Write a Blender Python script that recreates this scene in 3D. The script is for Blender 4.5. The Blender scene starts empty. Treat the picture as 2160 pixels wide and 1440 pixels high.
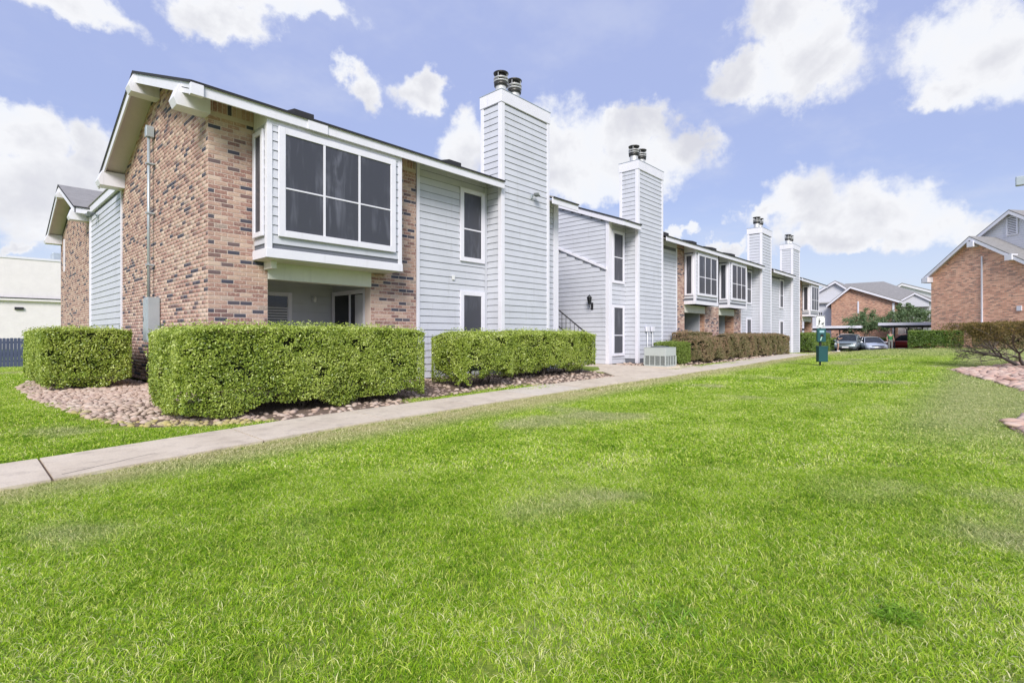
import bpy, bmesh, math, random
import numpy as np
from mathutils import Vector, Matrix

C = bpy.context.scene.collection
R = math.radians
scene = bpy.context.scene
# ------------------------------------------------------------------ camera
YAW = R(42.64)                       # heading of the view, measured from +X
FWD = Vector((math.cos(YAW), math.sin(YAW), 0))
RGT = Vector((math.sin(YAW), -math.cos(YAW), 0))
cam = bpy.data.cameras.new('camera')
cam_ob = bpy.data.objects.new('camera', cam)
C.objects.link(cam_ob)
cam_ob.location = (0, 0, 1.05)
cam_ob.rotation_euler = (R(90), 0, YAW - R(90))
cam.sensor_width = 36
cam.lens = 1086 / 2160 * 36
cam.shift_y = -13 / 2160
cam.clip_start = 0.05
cam.clip_end = 2000
scene.camera = cam_ob
# ------------------------------------------------------------------ sky and sun
SUN_EL, SUN_AZ = R(36), R(221)             # direction towards the sun, azimuth from +X counter-clockwise
sun = bpy.data.lights.new('sun', 'SUN')
sun.energy = 2.1
sun.angle = R(24)
sun.color = (1.0, .95, .88)
sun_ob = bpy.data.objects.new('sun', sun)
C.objects.link(sun_ob)
sd = Vector((math.cos(SUN_EL) * math.cos(SUN_AZ), math.cos(SUN_EL) * math.sin(SUN_AZ), math.sin(SUN_EL)))
sun_ob.rotation_euler = sd.to_track_quat('Z', 'Y').to_euler()
scene.view_settings.view_transform = 'Standard'
scene.view_settings.look = 'None'
scene.view_settings.gamma = 1
scene.view_settings.exposure = 0.85
scene.view_settings.use_curve_mapping = False
world = bpy.data.worlds.new('World')
scene.world = world
world.use_nodes = True


class NT:
    def __init__(s, tree):
        s.t = tree
        tree.nodes.clear()

    def n(s, kind, **kw):
        nd = s.t.nodes.new(kind)
        for k, v in kw.items():
            if k == 'inp':
                for i, val in v.items():
                    if isinstance(val, bpy.types.NodeSocket):
                        s.t.links.new(val, nd.inputs[i])
                    else:
                        nd.inputs[i].default_value = val
            else:
                setattr(nd, k, v)
        return nd

    def m(s, op, a, b=0.0, c=None, clamp=False):
        nd = s.n('ShaderNodeMath', operation=op, use_clamp=clamp, inp={0: a, 1: b})
        if c is not None:
            if isinstance(c, bpy.types.NodeSocket): s.t.links.new(c, nd.inputs[2])
            else: nd.inputs[2].default_value = c
        return nd.outputs[0]

    def vm(s, op, a, b=(0, 0, 0), c=None):
        nd = s.n('ShaderNodeVectorMath', operation=op, inp={0: a, 1: b})
        if c is not None: nd.inputs[2].default_value = c
        return nd

    def mix(s, f, a, b, blend='MIX'):
        nd = s.n('ShaderNodeMix', data_type='RGBA', blend_type=blend)
        for i, v in ((0, f), (6, a), (7, b)):
            if isinstance(v, bpy.types.NodeSocket): s.t.links.new(v, nd.inputs[i])
            else: nd.inputs[i].default_value = v if i == 0 else (*v, 1) if len(v) == 3 else v
        return nd.outputs[2]

    def noise(s, vec, scale, detail=4, rough=.5, dist=0.0):
        nd = s.n('ShaderNodeTexNoise', inp={'Scale': scale, 'Detail': detail, 'Roughness': rough, 'Distortion': dist})
        if vec is not None: s.t.links.new(vec, nd.inputs['Vector'])
        return nd

    def ramp(s, f, stops, mode='LINEAR'):
        nd = s.n('ShaderNodeValToRGB', inp={0: f})
        cr = nd.color_ramp
        cr.interpolation = mode
        while len(cr.elements) < len(stops): cr.elements.new(0.5)
        for e, (p, c) in zip(cr.elements, stops):
            e.position = p
            e.color = (*c, 1) if len(c) == 3 else c
        return nd.outputs[0]

    def rng(s, v, a, b, c=0.0, d=1.0, smooth=True):
        nd = s.n('ShaderNodeMapRange', interpolation_type='SMOOTHSTEP' if smooth else 'LINEAR', inp={0: v, 1: a, 2: b, 3: c, 4: d})
        return nd.outputs[0]


def build_world():
    w = NT(world.node_tree)
    out = w.n('ShaderNodeOutputWorld')
    bg = w.n('ShaderNodeBackground', inp={'Strength': 0.10})
    w.t.links.new(bg.outputs[0], out.inputs[0])
    sky = w.n('ShaderNodeTexSky', sky_type='NISHITA', sun_disc=False, sun_elevation=SUN_EL,
              sun_rotation=R(90) - SUN_AZ, altitude=0, air_density=1.0, dust_density=1.0, ozone_density=1.0)
    tc = w.n('ShaderNodeTexCoord')
    d = w.vm('NORMALIZE', tc.outputs['Generated']).outputs[0]
    sep = w.n('ShaderNodeSeparateXYZ', inp={0: d})
    lat = w.vm('DOT_PRODUCT', d, tuple(RGT)).outputs['Value']
    dep = w.vm('DOT_PRODUCT', d, tuple(FWD)).outputs['Value']
    az = w.m('ARCTAN2', lat, dep)
    el = w.m('ARCSINE', sep.outputs[2])
    ae = w.n('ShaderNodeCombineXYZ', inp={0: az, 1: el}).outputs[0]
    n1 = w.noise(d, 5.0, 6, .6)
    n2 = w.noise(d, 17.0, 5, .62)
    # warp the az/el coordinates so that no outline stays an ellipse
    wv = w.vm('SUBTRACT', n1.outputs[1], (.5, .5, .5)).outputs[0]
    wv = w.vm('MULTIPLY', wv, (.20, .14, 0)).outputs[0]
    wv2 = w.vm('SUBTRACT', n2.outputs[1], (.5, .5, .5)).outputs[0]
    wv2 = w.vm('MULTIPLY', wv2, (.08, .07, 0)).outputs[0]
    p = w.vm('ADD', ae, wv).outputs[0]
    p = w.vm('ADD', p, wv2).outputs[0]
    # clouds of the photograph as directions in the sky: (px, py, rx, ry) at f = 1086
    blobs = [(50, 300, 120, 80), (190, 325, 75, 62), (110, 410, 190, 110), (160, 15, 190, 58), (560, 5, 215, 52),
             (490, 45, 100, 55), (775, 185, 48, 46), (885, 190, 62, 48), (1005, 335, 70, 115), (1170, 310, 160, 100), (1240, 380, 200, 60),
             (1330, 270, 75, 62), (1300, 355, 190, 72), (1430, 335, 66, 56), (1630, 60, 110, 90), (1720, 125, 165, 100),
             (1560, 185, 110, 55), (2080, 90, 170, 125), (2030, 180, 80, 50), (1700, 440, 130, 72), (1860, 445, 140, 74),
             (1760, 500, 200, 36), (1980, 480, 130, 56), (1600, 465, 80, 22), (1430, 490, 34, 15), (1505, 516, 44, 18),
             (60, 500, 70, 14), (2100, 500, 120, 60)]
    dist = None
    for px, py, rx, ry in blobs:
        u, v = (px - 1080) / 1086, (707 - py) / 1086
        a = math.atan(u)
        rr = math.sqrt(1 + u * u)
        e = math.atan(v / rr)
        ra = rx / 1086 / (1 + u * u)
        re = ry / 1086 / rr / (1 + (v / rr) ** 2)
        s = (1 / ra, 1 / re, 0)
        l = w.vm('MULTIPLY_ADD', p, s, (-a / ra, -e / re, 0))
        ln = w.vm('LENGTH', l.outputs[0]).outputs['Value']
        dist = ln if dist is None else w.m('SMOOTH_MIN', dist, ln, .22)
    inner = w.m('SUBTRACT', 1.13, dist)
    # the same kind of broken cumulus goes on over the rest of the sky
    dz = w.m('ADD', w.m('ABSOLUTE', sep.outputs[2]), .18)
    cp = w.n('ShaderNodeCombineXYZ', inp={0: w.m('DIVIDE', sep.outputs[0], dz), 1: w.m('DIVIDE', sep.outputs[1], dz)}).outputs[0]
    n3 = w.noise(cp, 1.3, 6, .58)
    other = w.m('MULTIPLY', w.m('SUBTRACT', n3.outputs[0], .53), 5.0)
    out_az = w.rng(w.m('ABSOLUTE', az), .80, .98)
    out_el = w.rng(el, .58, .74)
    outside = w.m('MAXIMUM', out_az, out_el)
    other = w.m('SUBTRACT', w.m('MULTIPLY', w.m('ADD', other, 2.0), outside), 2.0)
    dens = w.m('MAXIMUM', inner, other)
    n4 = w.noise(d, 30.0, 6, .62)
    dens = w.m('ADD', dens, w.m('MULTIPLY', w.m('SUBTRACT', n4.outputs[0], .5), .95))
    n5 = w.noise(d, 7.0, 3, .5)
    soft = w.m('ADD', .12, w.m('MULTIPLY', n5.outputs[0], .8))
    mask = w.n('ShaderNodeMapRange', interpolation_type='SMOOTHSTEP', inp={0: dens, 1: 0.0, 2: soft, 3: 0.0, 4: 1.0}).outputs[0]
    mask = w.m('MULTIPLY', mask, w.rng(sep.outputs[2], .0, .03, .35, 1.0))
    # cloud body: bright puffs over greyer lavender bellies
    n6 = w.noise(d, 6.5, 5, .55, .4)
    body = w.m('ADD', w.m('MULTIPLY', dens, .55), w.m('MULTIPLY', w.m('SUBTRACT', n6.outputs[0], .47), 2.6), clamp=False)
    ccol = w.ramp(body, [(0.0, (5.0, 5.15, 5.5)), (.35, (5.15, 5.2, 5.4)), (.70, (4.35, 4.4, 4.7)), (1.0, (3.9, 3.95, 4.35))])
    # colour of the open sky: Nishita thinned by high pale haze
    base = w.mix(w.rng(sep.outputs[2], 0.0, .5, .70, .86, smooth=False), sky.outputs[0], (2.45, 2.85, 4.7))
    base = w.mix(w.rng(sep.outputs[2], .0, .26, .85, 0.0), base, (4.0, 4.55, 5.3))
    n7 = w.noise(cp, 2.2, 5, .6)
    base = w.mix(w.m('MULTIPLY', w.rng(n7.outputs[0], .45, .75), .35), base, (3.9, 4.15, 5.0))
    col = w.mix(mask, base, ccol)
    w.t.links.new(col, bg.inputs[0])


build_world()


# ------------------------------------------------------------------ ground height
def smooth(a, b, t):
    t = min(1, max(0, (t - a) / (b - a)))
    return t * t * (3 - 2 * t)


GX = [-60, 0, 12, 22, 32, 42, 54, 60, 120]
GY = [-40, -4, 1, 4.5, 6.2, 8.0, 9.4, 18, 46]
GZ = [[-0.05, -0.05, -0.12, -0.14, -0.15, -0.12, -0.03, -0.25, -0.8],
      [-0.05, -0.08, -0.13, -0.15, -0.15, -0.12, -0.03, -0.1, -0.8],
      [0.05, 0.0, -0.08, -0.14, -0.15, -0.12, -0.02, -0.02, -0.8],
      [0.1, 0.05, -0.05, -0.14, -0.15, -0.13, -0.04, -0.04, -0.04],
      [0.15, 0.1, 0.0, -0.12, -0.16, -0.15, -0.08, -0.08, -0.08],
      [0.18, 0.15, 0.08, -0.08, -0.18, -0.24, -0.2, -0.2, -0.2],
      [0.18, 0.15, 0.1, -0.05, -0.2, -0.4, -0.42, -0.42, -0.42],
      [0.1, 0.0, -0.35, -0.5, -0.55, -0.58, -0.58, -0.58, -0.58],
      [0.0, -0.1, -0.4, -0.55, -0.58, -0.6, -0.6, -0.6, -0.6]]


def gz(x, y):
    x = min(GX[-1], max(GX[0], x)); y = min(GY[-1], max(GY[0], y))
    i = 0
    while i < len(GX) - 2 and x > GX[i + 1]: i += 1
    j = 0
    while j < len(GY) - 2 and y > GY[j + 1]: j += 1
    a = (x - GX[i]) / (GX[i + 1] - GX[i]); b = (y - GY[j]) / (GY[j + 1] - GY[j])
    a = a * a * (3 - 2 * a); b = b * b * (3 - 2 * b)
    return (GZ[i][j] * (1 - a) + GZ[i + 1][j] * a) * (1 - b) + (GZ[i][j + 1] * (1 - a) + GZ[i + 1][j + 1] * a) * b


# ------------------------------------------------------------------ helpers
def link(o, parent=None):
    C.objects.link(o)
    if parent is not None: o.parent = parent
    return o


def tag(o, label=None, cat=None, group=None, kind=None):
    if label: o['label'] = label
    if cat: o['category'] = cat
    if group: o['group'] = group
    if kind: o['kind'] = kind
    return o


def empty(name, loc=(0, 0, 0), rz=0.0, parent=None):
    o = bpy.data.objects.new(name, None)
    o.empty_display_size = .3
    o.location = loc
    o.rotation_euler = (0, 0, rz)
    return link(o, parent)


def np_mesh(name, verts, faces, mat, tint=None, smooth_=False):
    me = bpy.data.meshes.new(name)
    verts = np.asarray(verts, dtype=np.float32); faces = np.asarray(faces, dtype=np.int32)
    k = faces.shape[1]
    me.vertices.add(len(verts)); me.vertices.foreach_set('co', verts.ravel())
    me.loops.add(faces.size); me.loops.foreach_set('vertex_index', faces.ravel())
    me.polygons.add(len(faces))
    me.polygons.foreach_set('loop_start', np.arange(0, faces.size, k, dtype=np.int32))
    me.polygons.foreach_set('loop_total', np.full(len(faces), k, dtype=np.int32))
    if smooth_: me.polygons.foreach_set('use_smooth', np.ones(len(faces), dtype=bool))
    me.update(calc_edges=True)
    if tint is not None:
        at = me.attributes.new('tint', 'FLOAT', 'POINT')
        at.data.foreach_set('value', np.asarray(tint, dtype=np.float32))
    me.materials.append(mat)
    return me


class MB:
    """collects boxes, prisms and tubes and links them as ONE mesh object"""
    def __init__(s):
        s.v = []; s.f = []; s.t = []; s.cur = 0.5; s.sm = []

    def add(s, vs, fs, sm=False):
        b = len(s.v)
        s.v += [tuple(p) for p in vs]; s.t += [s.cur] * len(vs)
        s.f += [tuple(b + i for i in f) for f in fs]; s.sm += [sm] * len(fs)
        return s

    def box(s, x0, x1, y0, y1, z0, z1):
        vs = [(x0, y0, z0), (x1, y0, z0), (x1, y1, z0), (x0, y1, z0), (x0, y0, z1), (x1, y0, z1), (x1, y1, z1), (x0, y1, z1)]
        return s.add(vs, [(0, 3, 2, 1), (4, 5, 6, 7), (0, 1, 5, 4), (1, 2, 6, 5), (2, 3, 7, 6), (3, 0, 4, 7)])

    def prism_x(s, poly, x0, x1):
        """poly: (y, z) counter-clockwise as seen from -X ... closed either way"""
        n = len(poly)
        vs = [(x0, y, z) for y, z in poly] + [(x1, y, z) for y, z in poly]
        return s.add(vs, [tuple(range(n)), tuple(range(2 * n - 1, n - 1, -1))] + [(i, i + n, (i + 1) % n + n, (i + 1) % n) for i in range(n)])

    def prism_y(s, poly, y0, y1):
        n = len(poly)
        vs = [(x, y0, z) for x, z in poly] + [(x, y1, z) for x, z in poly]
        return s.add(vs, [tuple(range(n)), tuple(range(2 * n - 1, n - 1, -1))] + [(i, i + n, (i + 1) % n + n, (i + 1) % n) for i in range(n)])

    def prism_z(s, poly, z0, z1):
        n = len(poly)
        vs = [(x, y, z0) for x, y in poly] + [(x, y, z1) for x, y in poly]
        return s.add(vs, [tuple(range(n - 1, -1, -1)), tuple(range(n, 2 * n))] + [(i, (i + 1) % n, (i + 1) % n + n, i + n) for i in range(n)])

    def tube(s, pts, radii, n=8, cap=True):
        if not hasattr(radii, '__len__'): radii = [radii] * len(pts)
        pts = [Vector(p) for p in pts]
        vs = []
        for i, p in enumerate(pts):
            d = (pts[min(i + 1, len(pts) - 1)] - pts[max(i - 1, 0)]).normalized()
            up = Vector((0, 0, 1)) if abs(d.z) < .9 else Vector((1, 0, 0))
            a = d.cross(up).normalized(); b = a.cross(d).normalized()
            for k in range(n):
                an = 2 * math.pi * k / n
                vs.append(p + (a * math.cos(an) + b * math.sin(an)) * radii[i])
        fs = []
        for i in range(len(pts) - 1):
            for k in range(n):
                fs.append((i * n + k, i * n + (k + 1) % n, (i + 1) * n + (k + 1) % n, (i + 1) * n + k))
        s.add(vs, fs, True)
        if cap:
            b = len(s.v) - len(vs)
            s.f.append(tuple(b + k for k in range(n - 1, -1, -1))); s.sm.append(False)
            s.f.append(tuple(b + (len(pts) - 1) * n + k for k in range(n))); s.sm.append(False)
        return s

    def lathe(s, cx, cy, prof, n=16):
        """prof: (r, z) from bottom to top"""
        vs = [(cx + r * math.cos(2 * math.pi * k / n), cy + r * math.sin(2 * math.pi * k / n), z) for r, z in prof for k in range(n)]
        fs = [(i * n + k, i * n + (k + 1) % n, (i + 1) * n + (k + 1) % n, (i + 1) * n + k) for i in range(len(prof) - 1) for k in range(n)]
        return s.add(vs, fs, True)

    def mesh(s, name, mat):
        me = bpy.data.meshes.new(name)
        me.from_pydata(s.v, [], s.f)
        me.polygons.foreach_set('use_smooth', s.sm)
        at = me.attributes.new('tint', 'FLOAT', 'POINT')
        at.data.foreach_set('value', s.t)
        me.materials.append(mat)
        bm = bmesh.new(); bm.from_mesh(me); bmesh.ops.recalc_face_normals(bm, faces=bm.faces); bm.to_mesh(me); bm.free()
        return me

    def build(s, name, mat, parent=None, bevel=0.0, loc=None):
        o = bpy.data.objects.new(name, s.mesh(name, mat))
        link(o, parent)
        if loc: o.location = loc
        if bevel:
            b = o.modifiers.new('bevel', 'BEVEL'); b.width = bevel; b.segments = 2; b.limit_method = 'ANGLE'; b.angle_limit = R(40)
        return o


def inst(name, me, parent=None, loc=(0, 0, 0), rz=0.0, scale=None, rot=None):
    o = bpy.data.objects.new(name, me)
    link(o, parent)
    o.location = loc
    o.rotation_euler = rot if rot else (0, 0, rz)
    if scale: o.scale = scale
    return o


def box(name, mat, parent, *b, bevel=0.0):
    return MB().box(*b).build(name, mat, parent, bevel)


# ------------------------------------------------------------------ materials
def mat(name):
    m = bpy.data.materials.new(name)
    m.use_nodes = True
    t = NT(m.node_tree)
    out = t.n('ShaderNodeOutputMaterial')
    p = t.n('ShaderNodeBsdfPrincipled')
    t.t.links.new(p.outputs[0], out.inputs[0])
    return m, t, p, out


def setc(t, p, sock):
    t.t.links.new(sock, p.inputs['Base Color'])


def bump(t, p, h, dist=.01, strength=.5):
    b = t.n('ShaderNodeBump', inp={'Height': h, 'Distance': dist, 'Strength': strength})
    t.t.links.new(b.outputs[0], p.inputs['Normal'])


def paint(name, col, rough=.55, var=.10, grime=.0, spec=.4, metal=0.0, grain=40):
    m, t, p, o = mat(name)
    g = t.n('ShaderNodeNewGeometry')
    n1 = t.noise(g.outputs['Position'], 1.7, 6, .65)
    n2 = t.noise(g.outputs['Position'], grain, 3, .5)
    dark = tuple(c * (1 - var * 2) for c in col)
    f = t.m('ADD', t.m('MULTIPLY', n1.outputs[0], .75), t.m('MULTIPLY', n2.outputs[0], .25))
    c = t.mix(t.rng(f, .3, .7), dark, col)
    if grime:
        mp = t.vm('MULTIPLY', g.outputs['Position'], (9, 9, .8)).outputs[0]
        n3 = t.noise(mp, 1.0, 4, .6)
        c = t.mix(t.m('MULTIPLY', t.rng(n3.outputs[0], .56, .8), grime), c, (.30, .29, .27))
    setc(t, p, c)
    p.inputs['Roughness'].default_value = rough
    p.inputs['Specular IOR Level'].default_value = spec
    p.inputs['Metallic'].default_value = metal
    bump(t, p, n2.outputs[0], .002, .4)
    return m


SIDING = paint('siding_paint', (.615, .63, .69), .5, .05, .28)
SIDING_BACK = paint('siding_shade_back', (.16, .17, .20), .8, .05)  # dark backing: the shade line under each board is put into this colour
TRIM = paint('trim_paint', (.82, .81, .88), .45, .035, .22)
SOFFIT = paint('soffit_paint', (.64, .585, .60), .6, .05)
CREAM = paint('header_paint', (.80, .80, .72), .55, .05, .15)
GREYPANEL = paint('patio_siding', (.58, .60, .64), .6, .05)
DARKMETAL = paint('dark_metal', (.035, .035, .04), .45, .2, spec=.5)
FLUE = paint('flue_metal', (.62, .62, .62), .45, .08, .3, metal=.3)
FLUECAP = paint('flue_cap_metal', (.10, .095, .09), .4, .3, metal=.6)
GALV = paint('galvanised', (.50, .56, .60), .4, .08, .1, metal=.35)
WHITEPLASTIC = paint('white_plastic', (.8, .8, .8), .35, .02)
ACPAINT = paint('ac_paint', (.50, .54, .52), .45, .05, .2)
ACDARK = paint('ac_fins', (.16, .18, .18), .5, .1)
STATION = paint('station_green', (.025, .10, .105), .4, .1)
BLACK = paint('black_print', (.02, .02, .02), .5, 0)
WHITE = paint('sign_white', (.82, .82, .82), .4, .02)


def glassy(name, col, rough=.12, detail=True):
    m, t, p, o = mat(name)
    g = t.n('ShaderNodeNewGeometry')
    n = t.noise(t.vm('MULTIPLY', g.outputs['Position'], (4.5, 4.5, .7)).outputs[0], 1.0, 4, .6, 1.2)
    n2 = t.noise(g.outputs['Position'], 1.1, 2, .5)
    f = t.m('MULTIPLY', t.rng(n.outputs[0], .45, .75), t.rng(n2.outputs[0], .35, .65))
    c = t.mix(f, col, tuple(min(1, x * 2.3 + .015) for x in col))  # lighter blotches: screen folds and faint reflections painted into the pane colour
    setc(t, p, c)
    p.inputs['Roughness'].default_value = rough
    p.inputs['Specular IOR Level'].default_value = .5
    return m


# dark woven sun screen over the glass
SCREEN = glassy('sun_screen', (.056, .058, .072), .38)
GLASS = glassy('dark_glass', (.012, .014, .018), .06)
BLIND = paint('blind', (.55, .55, .56), .6, .05)


PALETTE = [(0.0, (0.08, 0.082, 0.114)), (0.08, (0.109, 0.101, 0.125)), (0.13, (0.188, 0.134, 0.135)), (0.2, (0.254, 0.144, 0.13)), (0.34, (0.376, 0.211, 0.179)), (0.5, (0.452, 0.278, 0.23)), (0.64, (0.517, 0.346, 0.279)), (0.78, (0.583, 0.422, 0.339)), (0.92, (0.64, 0.49, 0.4)), (1.0, (0.376, 0.298, 0.26))]


def brick_mat():
    m, t, p, o = mat('brick')
    at = t.n('ShaderNodeAttribute', attribute_name='tint')
    g = t.n('ShaderNodeNewGeometry')
    c = t.ramp(at.outputs['Fac'], PALETTE)
    n = t.noise(g.outputs['Position'], 26, 3, .6, .5)
    n2 = t.noise(g.outputs['Position'], 90, 3, .6)
    keep = t.rng(at.outputs['Fac'], .10, .30)
    mott = t.m('MULTIPLY', t.rng(n.outputs[0], .50, .66), t.m('MULTIPLY', keep, .62))
    c = t.mix(mott, c, (.72, .56, .44))
    c = t.mix(t.m('MULTIPLY', t.rng(n2.outputs[0], .55, .75), .35), c, (.20, .11, .09))
    setc(t, p, c)
    p.inputs['Roughness'].default_value = .88
    p.inputs['Specular IOR Level'].default_value = .2
    bump(t, p, n2.outputs[0], .004, .8)
    return m


BRICK = brick_mat()
MORTAR = paint('mortar', (.70, .58, .52), .95, .1)


def far_brick(name, axis, sx=.215, sz=.0765, tone=(.50, .30, .21), amt=.35, gain=1.0):
    """brickwork too far away to tell the bricks apart"""
    m, t, p, o = mat(name)
    g = t.n('ShaderNodeNewGeometry')
    sp = t.n('ShaderNodeSeparateXYZ', inp={0: g.outputs['Position']})
    cv = t.n('ShaderNodeCombineXYZ', inp={0: sp.outputs[0 if axis == 'x' else 1], 1: sp.outputs[2]}).outputs[0]
    b = t.n('ShaderNodeTexBrick', offset=.5, inp={'Vector': cv, 'Color1': (0, 0, 0, 1), 'Color2': (1, 1, 1, 1), 'Mortar': (.5, .5, .5, 1),
            'Scale': 1.0, 'Mortar Size': .006, 'Brick Width': sx, 'Row Height': sz, 'Bias': 0.0})
    c = t.ramp(b.outputs['Color'], PALETTE)
    n = t.noise(g.outputs['Position'], 22, 4, .6, .4)
    c = t.mix(t.m('MULTIPLY', t.rng(n.outputs[0], .48, .66), .4), c, (.58, .42, .31))
    n0 = t.noise(g.outputs['Position'], .5, 3, .5)
    c = t.mix(t.m('MULTIPLY', t.rng(n0.outputs[0], .2, .6, .5, 1.0), amt * 1.2), c, tone)
    c = t.vm('MULTIPLY', c, (gain * 1.06, gain * .90, gain * .80)).outputs[0]
    c = t.mix(b.outputs['Fac'], c, (.62, .48, .40))
    setc(t, p, c)
    p.inputs['Roughness'].default_value = .9
    bump(t, p, t.m('SUBTRACT', n.outputs[0], b.outputs['Fac']), .008, .6)
    return m


FBRICK_Y = far_brick('far_brick_side', 'y')
FBRICK_X = far_brick('far_brick_front', 'x')
FBRICK_R = far_brick('right_brick', 'y', tone=(.70, .42, .30), amt=.30, gain=1.5)


def far_siding(name, base):
    m, t, p, o = mat(name)
    g = t.n('ShaderNodeNewGeometry')
    sp = t.n('ShaderNodeSeparateXYZ', inp={0: g.outputs['Position']})
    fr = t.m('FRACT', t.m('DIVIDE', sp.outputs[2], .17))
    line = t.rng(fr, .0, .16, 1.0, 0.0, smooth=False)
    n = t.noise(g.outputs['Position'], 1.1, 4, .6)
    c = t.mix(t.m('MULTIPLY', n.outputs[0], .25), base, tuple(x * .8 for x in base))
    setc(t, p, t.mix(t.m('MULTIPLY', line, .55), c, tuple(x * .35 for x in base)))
    p.inputs['Roughness'].default_value = .6
    bump(t, p, fr, .02, .6)
    return m


FSIDING = far_siding('far_siding', (.74, .74, .80))


def shingles():
    m, t, p, o = mat('shingles')
    g = t.n('ShaderNodeNewGeometry')
    sp = t.n('ShaderNodeSeparateXYZ', inp={0: g.outputs['Position']})
    fr = t.m('FRACT', t.m('DIVIDE', sp.outputs[2], .055))
    mp = t.vm('MULTIPLY', g.outputs['Position'], (4, 4, 22)).outputs[0]
    n = t.noise(mp, 1.0, 4, .7)
    n2 = t.noise(g.outputs['Position'], 120, 2, .5)
    c = t.ramp(n.outputs[0], [(.25, (.19, .18, .18)), (.5, (.28, .27, .265)), (.75, (.36, .345, .34))])
    c = t.mix(t.rng(fr, 0, .2, .45, 0.0), c, (.05, .05, .05))
    c = t.mix(t.m('MULTIPLY', n2.outputs[0], .3), c, (.34, .33, .32))
    setc(t, p, c)
    p.inputs['Roughness'].default_value = .95
    bump(t, p, n.outputs[0], .01, .5)
    return m


SHINGLE = shingles()
DRIP = paint('roof_edge', (.03, .03, .035), .8, .1)


def concrete():
    m, t, p, o = mat('concrete')
    g = t.n('ShaderNodeNewGeometry')
    at = t.n('ShaderNodeAttribute', attribute_name='tint')
    n1 = t.noise(g.outputs['Position'], 1.3, 5, .65)
    n2 = t.noise(g.outputs['Position'], 60, 4, .7)
    n3 = t.noise(g.outputs['Position'], 6, 4, .6)
    c = t.ramp(n1.outputs[0], [(.25, (.54, .445, .34)), (.5, (.68, .58, .455)), (.75, (.76, .66, .53))])
    c = t.mix(t.m('MULTIPLY', t.rng(n3.outputs[0], .46, .72), .5), c, (.40, .33, .26))
    c = t.mix(t.m('MULTIPLY', t.rng(n2.outputs[0], .45, .7), .35), c, (.30, .26, .235))
    c = t.mix(t.m('MULTIPLY', at.outputs['Fac'], .45), c, (.66, .63, .58))
    setc(t, p, c)
    p.inputs['Roughness'].default_value = .9
    bump(t, p, n2.outputs[0], .004, .7)
    return m


CONCRETE = concrete()


def soil():
    m, t, p, o = mat('bed_soil')
    g = t.n('ShaderNodeNewGeometry')
    n1 = t.noise(g.outputs['Position'], 3, 6, .7)
    v = t.n('ShaderNodeTexVoronoi', inp={'Scale': 26.0, 'Vector': g.outputs['Position']})
    c = t.ramp(n1.outputs[0], [(.3, (.10, .07, .05)), (.5, (.17, .12, .09)), (.7, (.27, .20, .15))])
    c = t.mix(t.m('MULTIPLY', v.outputs['Color'], .35), c, (.36, .24, .18))
    setc(t, p, c)
    p.inputs['Roughness'].default_value = .95
    bump(t, p, v.outputs['Distance'], .03, 1.0)
    return m


SOIL = soil()


def stone_mat(name, stops):
    m, t, p, o = mat(name)
    at = t.n('ShaderNodeAttribute', attribute_name='tint')
    oi = t.n('ShaderNodeObjectInfo')
    g = t.n('ShaderNodeNewGeometry')
    f = t.m('FRACT', t.m('ADD', at.outputs['Fac'], oi.outputs['Random']))
    c = t.ramp(f, stops)
    n = t.noise(g.outputs['Position'], 18, 5, .65)
    c = t.mix(t.m('MULTIPLY', t.rng(n.outputs[0], .4, .7), .45), c, (.58, .47, .38))
    n2 = t.noise(g.outputs['Position'], 2.2, 3, .5)
    setc(t, p, c)
    p.inputs['Roughness'].default_value = .85
    bump(t, p, n.outputs[0], .01, .6)
    return m


STONE = stone_mat('river_stone', [(0, (.50, .36, .28)), (.2, (.56, .44, .35)), (.4, (.43, .30, .23)), (.6, (.60, .50, .42)), (.8, (.48, .35, .29)), (1, (.36, .27, .22))])
STONE_OLIVE = stone_mat('mossy_stone', [(0, (.44, .36, .12)), (.3, (.52, .44, .16)), (.6, (.38, .32, .12)), (1, (.50, .44, .24))])
STONE_RED = stone_mat('red_flagstone', [(0, (.52, .33, .26)), (.25, (.60, .42, .34)), (.5, (.48, .29, .23)), (.75, (.62, .48, .40)), (1, (.44, .30, .24))])


def leaf_mat(name, stops, rough=.4, spec=.5, transl=.3, scale=1.3, amt=.5):
    m, t, p, o = mat(name)
    at = t.n('ShaderNodeAttribute', attribute_name='tint')
    g = t.n('ShaderNodeNewGeometry')
    n = t.noise(g.outputs['Position'], scale, 4, .6)
    f = t.m('ADD', t.m('MULTIPLY', at.outputs['Fac'], 1 - amt), t.m('MULTIPLY', t.rng(n.outputs[0], .25, .75, smooth=False), amt))
    c = t.ramp(f, stops)
    setc(t, p, c)
    p.inputs['Roughness'].default_value = rough
    p.inputs['Specular IOR Level'].default_value = spec
    tr = t.n('ShaderNodeBsdfTranslucent')
    t.t.links.new(t.mix(.5, c, (.35, .5, .08), 'MIX'), tr.inputs[0])
    mx = t.n('ShaderNodeMixShader', inp={0: transl})
    t.t.links.new(p.outputs[0], mx.inputs[1]); t.t.links.new(tr.outputs[0], mx.inputs[2])
    t.t.links.new(mx.outputs[0], o.inputs[0])
    return m


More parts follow.
